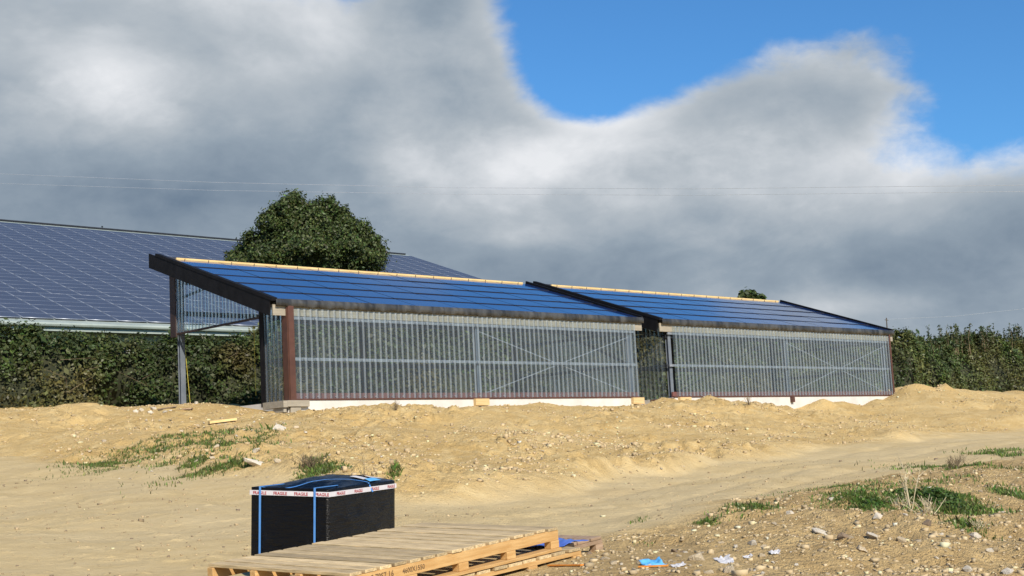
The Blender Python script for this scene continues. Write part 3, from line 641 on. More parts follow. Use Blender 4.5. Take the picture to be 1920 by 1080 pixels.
for (xa, xb, dens, sz) in ((-12, 12, 900, .060), (12, 40, 620, .075), (40, 74, 620, .080), (-34, -12, 60, .2), (74, 92, 40, .25)):
    n = int((xb - xa) * 4.2 * dens); x = rng.uniform(xa, xb, n); t = rng.uniform(0, 1, n) ** .9
    clump = fbm(x * 1.6, t * 9, 3, 51); keep = rng.uniform(0, 1, n) < np.clip(.62 + clump * 1.5, .08, 1); x, t, clump = x[keep], t[keep], clump[keep]; n = len(x)
    y, z = hedge_pt(x, t); dep = np.abs(rng.normal(0, .13, n)) + np.maximum(clump, 0) * .32
    fr = np.clip(t / .72, 0, 1); nv = np.stack([np.zeros(n), -np.cos(fr * 1.4), np.sin(fr * 1.4) + .25], 1)
    c = np.stack([x, y, z + ZO], 1) + nv * dep[:, None] + rng.normal(0, .05, (n, 3))
    ol = np.clip(fbm(x * .45, t * 2.5, 3, 33) * 2.1 + .22 + (.30 - t) * .5 * (t < .3), 0, .85)
    br = 1 + .9 * np.clip(fbm(x * .8, t * 4, 2, 90), -.35, .4)[:, None]
    CL.append(c); NL.append(nv); SL.append(sz * np.exp(rng.normal(0, .3, n))); TL.append(green(n, rng, (.046, .066, .019), (.10 if xa == 12 else .26), ol * np.where(x > 40, .40, .75)) * br * np.where(x > 40, 1.3, 1.0)[:, None])
V, Fq, T = leaves(np.vstack(CL) - horg, np.vstack(NL), np.concatenate(SL), np.vstack(TL), rng, .75, .6)
link('foliage', np_mesh('foliage', V, Fq, T), 'leaf', hedge)
for k in range(24):
    x = rng.uniform(-8, 11); y, z = hedge_pt(np.array([x]), np.array([rng.uniform(.05, .35)])); p = np.array([x, y[0] - .15, z[0] + ZO])
    MB().tube([p, p + (rng.normal(0, .4), -.15, rng.uniform(.05, .4)), p + (rng.normal(0, .6), -.1, rng.uniform(0, .7))], [.012, .009, .004], 4).build('bramble_stem', 'twig', hedge)
def shoots(name, px, py_base, py_top, x_w, n, seed, label, tint, leaf=.10, lean=.25, v=13.2, per=44):
    """upright shrub growing out of the hedge"""
    r = np.random.default_rng(seed); base = on_plane(px, py_base, 1, v); top = on_plane(px, py_top, 1, v); h = top[2] - base[2]
    base = base - np.array([0, 0, .9]); root = empty(name, base, label, 'shrub', 'shrubs growing out of the hedge'); st = MB(); C2 = []; N2 = []
    for k in range(n):
        b = base + (r.normal(0, x_w * .55), r.normal(0, .3), 0); hh = (h + .9) * r.uniform(.6, 1.05); e = b + (r.normal(0, lean) * hh * .4, r.normal(0, .1), hh)
        mid = (b + e) / 2 + r.normal(0, .06, 3); st.tube([b, mid, e], [.022, .014, .005], 4)
        q = r.uniform(.30, 1, per)[:, None]; pts = b * (1 - q) + e * q + r.normal(0, .07, (per, 3)) * (1.9 - 1.2 * q); C2.append(pts); N2.append(r.normal(0, 1, (per, 3)))
    st.build('stem', 'twig', root); C2 = np.vstack(C2); V, Fq, T = leaves(C2 - base, np.vstack(N2), leaf * np.exp(r.normal(0, .3, len(C2))), green(len(C2), r, tint, .35), r, .6, .35)
    link('foliage', np_mesh('foliage', V, Fq, T), 'leaf', root)
shoots('hedge_shrub', 1722, 650, 622, 1.4, 22, 1, 'bushy hawthorn-like shrub rising from the hedge next to the shed end', (.035, .060, .018))
shoots('hedge_shrub', 1790, 640, 608, 1.5, 20, 2, 'tall wispy upright shrub with thin pale shoots on the hedge top', (.050, .070, .026), .09)
shoots('hedge_shrub', 1850, 636, 606, 1.6, 22, 3, 'feathery upright shrub beyond the wispy one on the hedge top', (.052, .072, .028), .09)
shoots('hedge_shrub', 1908, 632, 612, 1.3, 14, 4, 'low dark shrub at the hedge end where the hill shows', (.035, .055, .018))
shoots('hedge_shrub', 1690, 660, 632, .7, 12, 5, 'small sparse shrub tucked against the shed roof corner', (.045, .065, .022), .08)
# round evergreen tree between the hedge and the barn
def tree(name, lobes, D, label, nclump, nleaf, leaf, seed, cat='tree', base_tint=(.050, .074, .020)):
    r = np.random.default_rng(seed); k = D / F_PX; cx = np.mean([l[0] for l in lobes])
    ctr = at_depth(cx, lobes[0][1], D); gy = gz(ctr[0], ctr[1], False); base = np.array([ctr[0], ctr[1], gy]); root = empty(name, base, label, cat)
    L = [(at_depth(x, y, D + dd * k), rx * k, ry * k) for (x, y, rx, ry, dd) in lobes]
    for q in range(70 if len(lobes) > 4 else 6):
        c, rx, ry = L[r.integers(len(lobes))]; d = r.normal(0, 1, 3); d[2] = abs(d[2]) * .8 - .1; d /= np.linalg.norm(d); f_ = r.uniform(.14, .30); L.append((c + d * (rx, rx, ry) * r.uniform(.92, 1.12), rx * f_, ry * f_ * 1.25))
    tr = MB(); cr = L[0][0]; tr.tube([base - (0, 0, .3), base + (0.1, 0, (cr[2] - gy) * .4), cr], [.28, .20, .08], 8); tr.build('trunk', 'bark', root, smooth=True)
    lb = MB()
    for (c, rx, ry) in L[:len(lobes)]:
        for q in range(4):
            s0 = base + (0, 0, (c[2] - gy) * r.uniform(.35, .6)); e = c + r.normal(0, .35, 3) * (rx, rx, ry); lb.tube([s0, (s0 + e) / 2 + r.normal(0, .15, 3), e], [.09, .06, .02], 5)
    lb.build('limb', 'bark', root, smooth=True)
    vol = np.array([rx * rx * ry for _, rx, ry in L]) ** .62; pick = r.choice(len(L), nclump, p=vol / vol.sum()); CC = []; NN = []
    for i in pick:
        c, rx, ry = L[i]; d = r.normal(0, 1, 3); d /= np.linalg.norm(d); q = r.uniform(.40, 1.0) ** .5 + (r.uniform(0, .16) if r.uniform() < .25 else 0); p = c + d * (rx, rx, ry) * q
        m_ = int(nleaf * r.uniform(.5, 1.5)); sp_ = r.uniform(.10, .20) * (rx / 2.2) ** .3
        CC.append(p + r.normal(0, sp_, (m_, 3)) * (1, 1, 1.2)); NN.append(np.tile(d + (0, 0, .3), (m_, 1)))
    CC = np.vstack(CC); NN = np.vstack(NN); n = len(CC); tn = green(n, r, base_tint, .38, np.clip(r.normal(0, .12, n), 0, .4))
    V, Fq, T = leaves(CC - base, NN, leaf * np.exp(r.normal(0, .25, n)), tn, r, .65, .55); link('crown', np_mesh('crown', V, Fq, T), 'leaf', root)
tree('round_tree', [(572, 446, 76, 62, 0), (522, 466, 58, 48, 10), (632, 458, 58, 48, -10), (462, 492, 32, 30, 20), (690, 478, 34, 38, -5), (575, 500, 135, 40, 0), (602, 408, 42, 34, 15), (545, 404, 38, 30, -15), (668, 436, 26, 22, 0)], 60,
     'round-topped dark evergreen tree standing behind the doorway shed', 3400, 34, .062, 3)
tree('far_tree', [(1404, 556, 15, 8, 0), (1415, 562, 14, 7, 0), (1396, 564, 10, 6, 0)], 95, 'small far treetop just showing over the second solar roof', 90, 40, .14, 4)

# ------------------------------------------------------------------ overhead lines
def wire(pts, D, label, rad):
    P = [at_depth(x, y, D) for x, y in pts]; fine = []
    for a, b in zip(P[:-1], P[1:]): fine += [a + (b - a) * t for t in np.linspace(0, 1, 6, endpoint=False)]
    fine.append(P[-1]); mb = MB(); mb.tube(fine, rad, 5); return mb.thing('overhead_wire', 'wire', fine[0], label, 'wire')
wire([(-900, 285), (-300, 313), (0, 326), (400, 342), (850, 352), (1300, 354), (1920, 347), (2600, 325), (3200, 295)], 110, 'upper of two thin overhead wires crossing the clouds', .016)
wire([(-900, 306), (-300, 332), (0, 344), (400, 357), (850, 364), (1300, 366), (1920, 359), (2600, 338), (3200, 310)], 110, 'lower of two thin overhead wires crossing the clouds', .014)
wire([(1662, 599), (1790, 593), (1920, 579), (2300, 520)], 130, 'single service wire rising from the far pole above the hedge', .012)
pb = at_depth(1662.5, 640, 130); pb[2] = gz(pb[0], pb[1], False); pt = at_depth(1662, 596, 130); pole = empty('utility_pole', pb, 'thin far wooden utility pole beyond the second roof corner', 'pole')
MB().tube([pb, (pt + pb) / 2 * (1, 1, 1), pt], [.07, .06, .05], 8).build('shaft', 'bark', pole); MB().bar(pt + (-.3, 0, -.2), pt + (.3, 0, -.2), .05, .05).build('crossarm', 'bark', pole)

# ------------------------------------------------------------------ pallets and the wrapped crate
def frame_of(n, l, r):
    """local x along r, y along l (away from the sunny side), z up"""
    x = Vector(r).normalized(); y = Vector(l); y = (y - x * y.dot(x)).normalized(); z = x.cross(y)
    return Matrix((x, y, z)).transposed()
KP = 7.2
pN = at_depth(653, 1076, KP); pL = at_depth(388, 1058, 7.866) - pN; pR = at_depth(1046, 987, 8.615) - pN
PM = frame_of(pN, pL, pR); PLen = np.linalg.norm(pR); PWid = np.linalg.norm(pL); pz = np.array(PM.col[2])
def pallet(name, top_org, rot, Lx, Ly, label, group, old=False, rail_h=.062, block_h=.045, stencil=False, nb=None, nblk=5):
    """origin: near sunny corner of the deck's upper side; deck boards run along y"""
    T = rail_h + block_h + .018 + .018; rt = empty(name, top_org - np.array(rot.col[2]) * T, label, 'pallet', group, rot)
    r = np.random.default_rng(int(Lx * 1000)); nb = nb or int(Lx / .112); pitch = Lx / nb
    for i in range(nb):
        w = pitch - r.uniform(.014, .030); x = (i + .5) * pitch + r.normal(0, .002); dz = r.normal(0, .0015); e0, e1 = r.normal(-.001, .003), r.normal(.004, .006)
        mb = MB(); mb.box(-w / 2, w / 2, e0, Ly + e1, 0, .018); o = link('deck_board', mb.mesh('deck_board', bevel=.002), 'oldrail' if old else 'wood', rt, (x, 0, T - .018 + dz))
    for j in range(4):
        y = j * (Ly - .045) / 3; mt = 'oldrail' if old else 'rail'
        mb = MB(); mb.box(0, Lx, y, y + .045, T - .018 - rail_h, T - .0185); st = mb.build('stringer', mt, rt, bevel=.002)
        for k in range(nblk): x = .0 + k * (Lx - .085) / (nblk - 1); mb = MB(); mb.box(x + .002, x + .083, y - .004, y + .049, .0182, T - .0182 - rail_h); mb.build('block', mt, st, bevel=.002)
        mb = MB(); mb.box(0, Lx, y - .02, y + .065, 0, .018); mb.build('runner', mt, rt, bevel=.002)
        if stencil and j == 0:
            for s_, x, h in (('S 79S7 16', .16, .030), ('4600X1550', .40, .026)): text('stencil', s_, 'ink', st, h, Matrix.Translation((x, -.0012, T - .018 - rail_h + .017)) @ Matrix.Rotation(math.pi / 2, 4, 'X'))
    return rt
def text(name, body, mt, parent, size, mx):
    cu = bpy.data.curves.new('t', 'FONT'); cu.body = body; cu.size = size / .69; cu.extrude = 0; cu.offset = size * .03; cu.resolution_u = 2
    ob = bpy.data.objects.new('t', cu); COL.objects.link(ob); bpy.context.view_layer.update()
    me = bpy.data.meshes.new_from_object(ob.evaluated_get(bpy.context.evaluated_depsgraph_get())); bpy.data.objects.remove(ob); me.materials.clear(); me.name = name
    o = link(name, me, mt, parent); o.matrix_local = mx; return o
pallet('wooden_pallet', pN, PM, PLen, PWid, 'wide topmost pallet with a weathered grey deck and stencilled orange side rail', 'stacked pallets', stencil=True, nb=16)
T1 = .062 + .045 + .036
p2 = pN - pz * (T1 + .004) + np.array(PM.col[0]) * .16 + np.array(PM.col[1]) * .02
rot2 = PM @ Matrix.Rotation(math.radians(-2.2), 3, 'Z') @ Matrix.Rotation(math.radians(.6), 3, 'X')
pallet('wooden_pallet', p2, rot2, PLen, PWid, 'orange softwood pallet lying under the weathered one', 'stacked pallets', rail_h=.025, block_h=.050, nb=13)
rot3 = PM @ Matrix.Rotation(math.radians(1.5), 3, 'Z')
p3 = pN - pz * (T1 + .010) + np.array(PM.col[0]) * 2.02 + np.array(PM.col[1]) * .12
pallet('wooden_pallet', p3, rot3, .43, PWid * .95, 'short greyed pallet at the far end of the stack beside the track', 'stacked pallets', old=True, rail_h=.025, block_h=.050, nb=3, nblk=2)
# crumpled blue plastic on the lower pallet
def crumple(name, org, rot, lx, ly, amp, mt, label, cat, seed, n=26, curl=0.0):
    gx, gy = np.meshgrid(np.linspace(0, 1, n), np.linspace(0, 1, n)); z = np.abs(fbm(gx * 4 + seed, gy * 4, 2, seed, .4)) * amp * 1.6 + curl * np.maximum(gx - .6, 0) ** 2
    ex = fbm(gy * 3 + seed, gx * 2, 3, seed + 5) * .22 * lx; V = np.stack([(gx - .5) * lx + ex * gx, (gy - .5) * ly + fbm(gx * 3, gy * 2, 3, seed + 9) * .25 * ly, z + .004], -1).reshape(-1, 3)
    i = (np.arange(n - 1)[:, None] * n + np.arange(n - 1)[None]).ravel(); me = np_mesh(name, V, np.stack([i, i + 1, i + n + 1, i + n], 1), smooth=True)
    o = link(name, me, mt); o.matrix_world = Matrix.Translation(Vector(org)) @ rot.to_4x4(); 
    md = o.modifiers.new('thick', 'SOLIDIFY'); md.thickness = .002; return tag(o, label, cat)
c0 = pN - pz * (T1 + .004) + np.array(PM.col[0]) * 1.97 + np.array(PM.col[1]) * .22
crumple('plastic_sheet', c0 + pz * .006, PM, .36, .34, .035, 'bluefilm', 'crumpled deep blue plastic sheet on the lower pallets', 'plastic sheet', 4)

BD = 10.0; bk = BD / 12.5
bN = at_depth(615, 917, BD); bLv = at_depth(471.7, 913, 12.8256 * bk) - bN; bRv = at_depth(740, 901, 13.604 * bk) - bN
BM = frame_of(bN, bLv, bRv); bl = np.linalg.norm(bLv); br_ = np.linalg.norm(bRv); bz = np.array(BM.col[2]); BH = .61
crate = empty('wrapped_crate', bN - bz * BH, 'black film-wrapped crate with white fragile tape and blue straps behind the pallets', 'crate', rot=BM)
def top_z(s_, t):
    e = min(1, min(s_, 1 - s_, t, 1 - t) * 4); st = max(0, math.sin(math.pi * t))
    return (-.034 * math.exp(-((s_ - .12) / .16) ** 2) * st ** .5 - .02 * math.sin(math.pi * s_) * st + .07 * float(sstep(np.array(s_), .12, .55)) * (1 - .6 * float(sstep(np.array(s_), .7, 1.0))) * st ** .8
            + .016 * float(fbm(np.array([s_ * 6.]), np.array([t * 4.]), 2, 44)[0]) * e)
def top_patch(name, corners, mt, lift=.004, n=8):
    V = []; Fq = []; c = [np.array(q) for q in corners]
    for j in range(n + 1):
        for i in range(n + 1):
            u, v = i / n, j / n; q = (c[0] * (1 - u) + c[1] * u) * (1 - v) + (c[3] * (1 - u) + c[2] * u) * v; V.append((q[0] * br_, q[1] * bl, BH + top_z(*q) + lift))
    for j in range(n):
        for i in range(n): k = j * (n + 1) + i; Fq.append((k, k + 1, k + n + 2, k + n + 1))
    return link(name, np_mesh(name, V, Fq, smooth=True), mt, crate)
def crate_body():
    n = 28; V = []; Fq = []
    def skin(P0, U, Vv, N, top=False):
        b = len(V)
        for j in range(n + 1):
            for i in range(n + 1):
                s_, t = i / n, j / n; q = np.array(P0) + np.array(U) * s_ + np.array(Vv) * t; e = min(s_, 1 - s_, t, 1 - t) * 4
                bulge = .018 * min(1, e) ** .5 * math.sin(math.pi * s_) * (1 - max(0, (t - .55) / .45)) if not top else 0
                w = float(fbm(np.array([s_ * 7 + N[0] * 3]), np.array([t * 13 + N[1] * 5]), 3, 14)[0]) * .010 * min(1, e) * (0 if t > .86 and not top else 1)
                q = q + np.array(N) * (bulge + w)
                if top: q = q + np.array([0, 0, 1]) * top_z(s_, t)
                V.append(tuple(q))
        for j in range(n):
            for i in range(n): a = b + j * (n + 1) + i; Fq.append((a, a + 1, a + n + 2, a + n + 1))
    L, Wd, H = br_, bl, BH
    skin((0, 0, 0), (L, 0, 0), (0, 0, H), (0, -1, 0)); skin((L, 0, 0), (0, Wd, 0), (0, 0, H), (1, 0, 0)); skin((L, Wd, 0), (-L, 0, 0), (0, 0, H), (0, 1, 0)); skin((0, Wd, 0), (0, -Wd, 0), (0, 0, H), (-1, 0, 0))
    skin((0, 0, H), (L, 0, 0), (0, Wd, 0), (0, 0, 1), True)
    return np_mesh('film_wrap', V, Fq, smooth=True)
fw = link('film_wrap', crate_body(), 'wrap', crate); bmx = bmesh.new(); bmx.from_mesh(fw.data); bmesh.ops.remove_doubles(bmx, verts=bmx.verts, dist=.0005); bmx.to_mesh(fw.data); bmx.free()
tp = MB(); e = .0085; tz0, tz1 = BH - .056, BH - .022
tp.box(-e, br_ + e, -e - .002, -e + .004, tz0, tz1); tp.box(-e - .002, -e + .004, -e, bl + e, tz0 + .001, tz1 + .001); tp.box(-e, br_ + e, bl + e - .004, bl + e, tz0, tz1); tp.box(br_ + e - .004, br_ + e, -e, bl + e, tz0, tz1)
tape = tp.build('fragile_tape', 'tape', crate)
for k in range(4): text('lettering', 'FRAGILE', 'red', tape, .0215, Matrix.Translation((.10 + k * .245, -e - .0035, tz0 + .006)) @ Matrix.Rotation(math.pi / 2, 4, 'X'))
for k in range(4): text('lettering', 'FRAGILE', 'red', tape, .0215, Matrix.Translation((-e - .0035, bl - .02 - k * .175, tz0 + .006)) @ Matrix.Rotation(-math.pi / 2, 4, 'Z') @ Matrix.Rotation(math.pi / 2, 4, 'X'))
for y in (bl * .87, bl * .155):
    sp_ = MB(); yy = y; sp_.box(-e - .010, -e - .004, yy - .007, yy + .007, .0, BH + .004); sp_.box(-e - .010, br_ * .30, yy - .007, yy + .007, BH + .004, BH + .008); sp_.build('strap', 'blue', crate)
top_patch('strap', [(.09, .985), (.11, .985), (.61, .015), (.59, .015)], 'blue', .006, 24)
sp_ = MB(); sp_.bar((br_ * .60, .008, BH + .008), (br_ * .615, -e - .012, BH - .06), .014, .004, (0, -1, 0)); sp_.build('strap', 'blue', crate)
top_patch('paper_label', [(.62, .10), (.71, .10), (.71, .28), (.62, .28)], 'paper', .007)
top_patch('paper_label', [(.78, .14), (.96, .12), (.97, .82), (.80, .84)], 'paper', .007)
top_patch('blue_sheet', [(.63, .02), (.82, .03), (.80, .12), (.64, .10)], 'sky_film', .009)

# ------------------------------------------------------------------ stones, rubble, litter
def rock_mesh(seed, flat=.8):
    r = np.random.default_rng(seed); bm = bmesh.new(); p = r.normal(0, 1, (15, 3)); p /= np.linalg.norm(p, axis=1)[:, None]; p *= r.uniform(.72, 1.1, (15, 1)) * (1, 1, flat)
    for q in p: bm.verts.new(q)
    bmesh.ops.convex_hull(bm, input=bm.verts[:]); bmesh.ops.delete(bm, geom=[v for v in bm.verts if not v.link_faces], context='VERTS')
    bmesh.ops.bevel(bm, geom=bm.edges[:], offset=.045, segments=1, affect='EDGES')
    me = bpy.data.meshes.new('rock'); bm.to_mesh(me); bm.free(); return me
RM = {k: [rock_mesh(100 + i * 7 + len(k)) for i in range(5)] for k in ('rock', 'rockw', 'rockd')}
for k, l in RM.items():
    for me in l: me.materials.append(M[k])
rr = np.random.default_rng(77)
LM = {'R': [(1090, 1030, 'the short greyed pallet'), (1222, 1055, 'the light blue plastic scrap'), (1310, 1045, 'the big square boulder'), (1368, 1066, 'the rounded tan boulder'), (1402, 1049, 'the tiny white paper scrap'), (1452, 1041, 'the small torn white scrap'), (1538, 996, 'the long flat grey slab'), (1636, 1010, 'the tilted grey-white slab'), (1647, 972, 'the upright white rock'), (1708, 955, 'the tall dead weed stalk'), (1790, 878, 'the bare twiggy weed'), (1828, 1005, 'the rounded grey boulder')],
      'L': [(418, 794, 'the bright yellow plank'), (481, 868, 'the broad whitish slab'), (525, 804, 'the grey-white boulder'), (580, 875, 'the dry twig bush'), (333, 765, 'the grey post foot'), (270, 855, 'the largest grass patch'), (690, 890, 'the lone dark twig')],
      'B': [(742, 770, 'the dry tuft at the wall'), (905, 760, 'the midway timber block'), (1187, 755, 'the timber block before the gap'), (1262, 757, 'the timber block past the gap'), (745, 900, 'the wrapped crate')]}
LOOK = {'rock': 'pale tan', 'rockw': 'whitish', 'rockd': 'dark brown'}
def near_label(px, py, w, kind, zone):
    lm = min(LM[zone], key=lambda q: (q[0] - px) ** 2 + ((q[1] - py) * 2) ** 2)[2]; size = 'tiny' if w < 7 else 'small' if w < 11 else 'mid-sized' if w < 18 else 'large'
    return '%s %s rock %s near %s' % (size, LOOK[kind], {'R': 'in the rubble', 'L': 'on the stony slope', 'B': 'on the bare bank'}[zone], lm)
def rock(px, py, w, kind, label, group=None, asp=.8, P=None, size=None):
    if len(label) == 1: label = near_label(px, py, w, kind, label)
    P = hit(px, py) if P is None else P
    if P is None: return
    D = gxy(P)[1]; s_ = size or w * D / F_PX / 2; o = bpy.data.objects.new('rock', RM[kind][rr.integers(5)]); COL.objects.link(o)
    o.scale = (s_ * rr.uniform(.9, 1.2), s_ * rr.uniform(.75, 1.0), s_ * asp); o.rotation_euler = (rr.normal(0, .25), rr.normal(0, .25), rr.uniform(0, 6.3)); o.location = (P[0], P[1], P[2] + s_ * asp * .08); tag(o, label, 'rock', group)
G_R = ('R', 'rocks in the rubble beside the track')
G_L = ('L', 'rocks on the slope below the doorway shed')
for (x, y, w, k, asp, lab) in (
    (1310, 1052, 40, 'rock', .9, 'big square tan boulder, largest in the rubble by the pallets'), (1368, 1072, 30, 'rock', .9, 'rounded tan boulder beside the white plastic scrap'), (1204, 1056, 26, 'rock', .8, 'tan rock touching the blue plastic scrap'),
    (1636, 1012, 34, 'rockw', .6, 'flat grey-white slab tilted in the rubble below the grass'), (1647, 975, 26, 'rockw', 1, 'upright white rock just below the grass patch'), (1828, 1008, 30, 'rockw', .9, 'rounded grey boulder below the dead stems'), (1538, 998, 54, 'rockw', .3, 'long flat grey slab lying in the rubble'),
    (525, 806, 34, 'rockw', .8, 'large grey-white boulder below the corner of the doorway shed'), (481, 870, 56, 'rockw', .35, 'broad flat whitish slab on the grassy slope'), (477, 848, 24, 'rockw', .6, 'smaller whitish slab just above the broad one'), (369, 757, 13, 'rockw', 1, 'white stone at the hedge foot seen through the doorway'),
    (1106, 1040, 16, 'rockd', .8, 'dark rock next to the short greyed pallet'), (1331, 1076, 20, 'rock', 1, 'orange-tinted rock between the two boulders')): rock(x, y, w, k, lab, None, asp)
for (x, y, w) in ((1582, 1008, 26), (1686, 1017, 26), (1739, 985, 26), (1855, 1034, 22), (1804, 1000, 15), (1615, 1034, 30), (1594, 1056, 16), (1813, 1072, 26), (1890, 1076, 30), (1484, 965, 22), (1558, 940, 18), (1905, 882, 10), (1410, 1022, 24), (1265, 1036, 20), (1273, 1044, 13), (1281, 1036, 14), (1326, 1018, 17), (1354, 1023, 15), (1133, 1050, 24), (1379, 1028, 15), (1431, 1028, 15), (1452, 984, 15), (1256, 1054, 15), (1429, 1044, 20), (1150, 1058, 18), (1227, 1005, 8)):
    rock(x, y, w, rr.choice(['rock', 'rock', 'rockw', 'rockd'], p=[.35, .25, .28, .12]), G_R[0], G_R[1], rr.uniform(.6, .95))
for k in range(80):
    x = rr.uniform(1090, 1915); y = rr.uniform(max(900, 1075 - (x - 1090) * .22), 1078); rock(x, y, rr.uniform(6, 14), rr.choice(['rock', 'rockw', 'rockd'], p=[.6, .25, .15]), G_R[0], G_R[1], rr.uniform(.6, .95))
for (x, y, w) in ((230, 878, 12), (368, 868, 17), (397, 865, 16), (283, 849, 10), (557, 803, 13), (407, 839, 19), (523, 866, 20), (604, 894, 15), (195, 828, 14), (300, 790, 9), (340, 810, 10)): rock(x, y, w, 'rock', G_L[0], G_L[1], .7)
for k in range(70): rock(rr.uniform(150, 720), rr.uniform(785, 905), rr.uniform(4, 10), rr.choice(['rock', 'rockw'], p=[.75, .25]), G_L[0], G_L[1], .7)
for k in range(6): rock(255 + k * 13 + rr.normal(0, 4), 772 + rr.normal(0, 3), rr.uniform(9, 18), 'rockw', 'white stone in the row at the hedge foot by the grey post', 'white stones at the hedge foot', .7)
for k in range(60): rock(rr.uniform(700, 1300), rr.uniform(790, 900 - 0), rr.uniform(4, 9), rr.choice(['rock', 'rockd'], p=[.8, .2]), 'B', 'stones on the bank', .75)
# countless small stones
def gravel(name, pts_g, sizes, mt, label, tint=(.46, .365, .220), var=.28):
    bm = bmesh.new(); bmesh.ops.create_cube(bm, size=1.3); bmesh.ops.triangulate(bm, faces=bm.faces[:]); bv = np.array([v.co[:] for v in bm.verts]); bf = np.array([[v.index for v in f.verts] for f in bm.faces]); bm.free()
    r = np.random.default_rng(9); n = len(pts_g); X, D = pts_g[:, 0], pts_g[:, 1]; z = terrain(X, D)[0]
    P = np.stack([CAM[0] + X * HR[0] + D * HF[0], CAM[1] + X * HR[1] + D * HF[1], z + sizes * .2], 1)
    a = r.uniform(0, 6.28, n); ca, sa = np.cos(a), np.sin(a); sc = r.uniform(.6, 1.2, (n, 3)) * sizes[:, None] * (1, 1, .75)
    B_ = bv[None] * (1 + r.normal(0, .30, (n, len(bv), 3))) * sc[:, None, :]; V = np.stack([B_[..., 0] * ca[:, None] - B_[..., 1] * sa[:, None], B_[..., 0] * sa[:, None] + B_[..., 1] * ca[:, None], B_[..., 2]], -1) + P[:, None]
    k = np.exp(r.normal(0, var, (n, 1))); T = np.array(tint)[None] * k; T = np.repeat(np.clip(T, .08, .62), len(bv), 0)
    me = np_mesh(name, V.reshape(-1, 3), (bf[None] + (np.arange(n) * len(bv))[:, None, None]).reshape(-1, 3), T); return tag(link(name, me, mt), label, 'stones', kind='stuff')
def make_stonemat():
    mt, G, b = mat('small_stone'); at = G.n('ShaderNodeAttribute', attribute_name='tint'); n = G.noise(objco(G), 30, 3); G.put(b.inputs['Base Color'], G.mix(G.math('MULTIPLY', n, .5), at.outputs['Color'], (.3, .23, .14))); b.inputs['Roughness'].default_value = .95; return mt
M['stones'] = make_stonemat()
def scatter(n, dmin, dmax, sel, seed):
    r = np.random.default_rng(seed); D = r.uniform(dmin, dmax, n); X = r.uniform(-.42, .44, n) * D; z, t, f, u = terrain(X, D, False); wy = CAM[1] + X * HR[1] + D * HF[1]; wx = CAM[0] + X * HR[0] + D * HF[0]
    dens = vnoise(X * .9, D * .5, seed) + .5; ok = sel(t, f, u, X, D, dens, r.uniform(0, 1, n)) & ~((wx > -.2) & (wx < 31.6) & (wy > -.25)) & (wy < 11.5); return np.stack([X[ok], D[ok]], 1)
q = scatter(19000, 6.5, 22, lambda t, f, u, X, D, d, r_: (u > .5) & (r_ < .25 + d), 1); gravel('loose_stones', q, np.minimum(.0075 * np.exp(np.random.default_rng(1).normal(0, .6, len(q))) + .004, .034), 'stones', 'loose stones and clods in the rubble')
q = scatter(90000, 17, 66, lambda t, f, u, X, D, d, r_: (t < .4) & (u < .3) & (r_ < d * d * 1.1), 2); gravel('bank_stones', q, np.minimum(.020 * np.exp(np.random.default_rng(2).normal(0, .5, len(q))), .07), 'stones', 'countless stones and clods on the bank', (.52, .395, .225), .22)
q = scatter(7000, 8, 30, lambda t, f, u, X, D, d, r_: (t > .5) & (r_ < d * .55), 3); gravel('yard_grit', q, .009 * np.exp(np.random.default_rng(3).normal(0, .5, len(q))) + .003, 'stones', 'grit scattered over the compacted yard and track', (.30, .225, .130), .45)

# grass, weeds
def grass(name, patches, label, seed, tint):
    r = np.random.default_rng(seed); P = []; H = []
    for (px, py, rx, ry, n, h) in patches:
        c = hit(px, py)
        if c is None: continue
        X0, D0 = gxy(c); k = D0 / F_PX; e = hit(px, py - ry); f = hit(px, py + ry) if py + ry < 1079 else c; dd = abs(gxy(e)[1] - gxy(f)[1]) / 2 if e is not None and f is not None else ry * k * 6
        X = X0 + r.normal(0, .5, n) * rx * k; D = D0 + r.normal(0, .5, n) * max(dd, .1); kp = vnoise(X * 3.2, D * 2.2, seed) + r.normal(0, .15, n) > -.06; X, D = X[kp], D[kp]; z = terrain(X, D)[0]
        P.append(np.stack([CAM[0] + X * HR[0] + D * HF[0], CAM[1] + X * HR[1] + D * HF[1], z - .005], 1)); H.append(h * np.exp(r.normal(0, .35, len(X))))
    P = np.vstack(P); H = np.concatenate(H); n = len(P); a = r.uniform(0, 6.28, n); w = np.stack([np.cos(a), np.sin(a), a * 0], 1) * (H * .15)[:, None]
    tip = P + np.stack([r.normal(0, .35, n) * H, r.normal(0, .35, n) * H, H], 1); mid = (P + tip) / 2 + np.array([0, 0, .1]) * H[:, None]
    V = np.stack([P - w, P + w, mid + w * .8, tip, mid - w * .8], 1).reshape(-1, 3); T = np.repeat(green(n, r, tint, .35, np.clip(r.normal(.3, .3, n), 0, .9)), 5, 0); b = np.arange(n)[:, None] * 5
    me = np_mesh(name, V, np.concatenate([b + [0, 1, 2, 4], ], 1), T); V3 = np_mesh(name, V, np.vstack([np.hstack([b, b + 1, b + 2]), np.hstack([b, b + 2, b + 4]), np.hstack([b + 4, b + 2, b + 3])]), T); bpy.data.meshes.remove(me)
    return tag(link(name, V3, 'grass'), label, 'grass', kind='stuff')
grass('grass', [(270, 855, 110, 22, 8840, .041), (395, 818, 85, 16, 6460, .047), (425, 848, 60, 26, 5780, .047), (370, 858, 70, 14, 3740, .039), (430, 878, 85, 10, 4420, .033), (490, 808, 40, 12, 1700, .044), (235, 875, 60, 12, 1190, .033), (608, 886, 40, 11, 3740, .041), (740, 882, 12, 10, 340, .044)], 'thin green grass in patches on the stony slope below the doorway shed', 3, (.105, .170, .034))
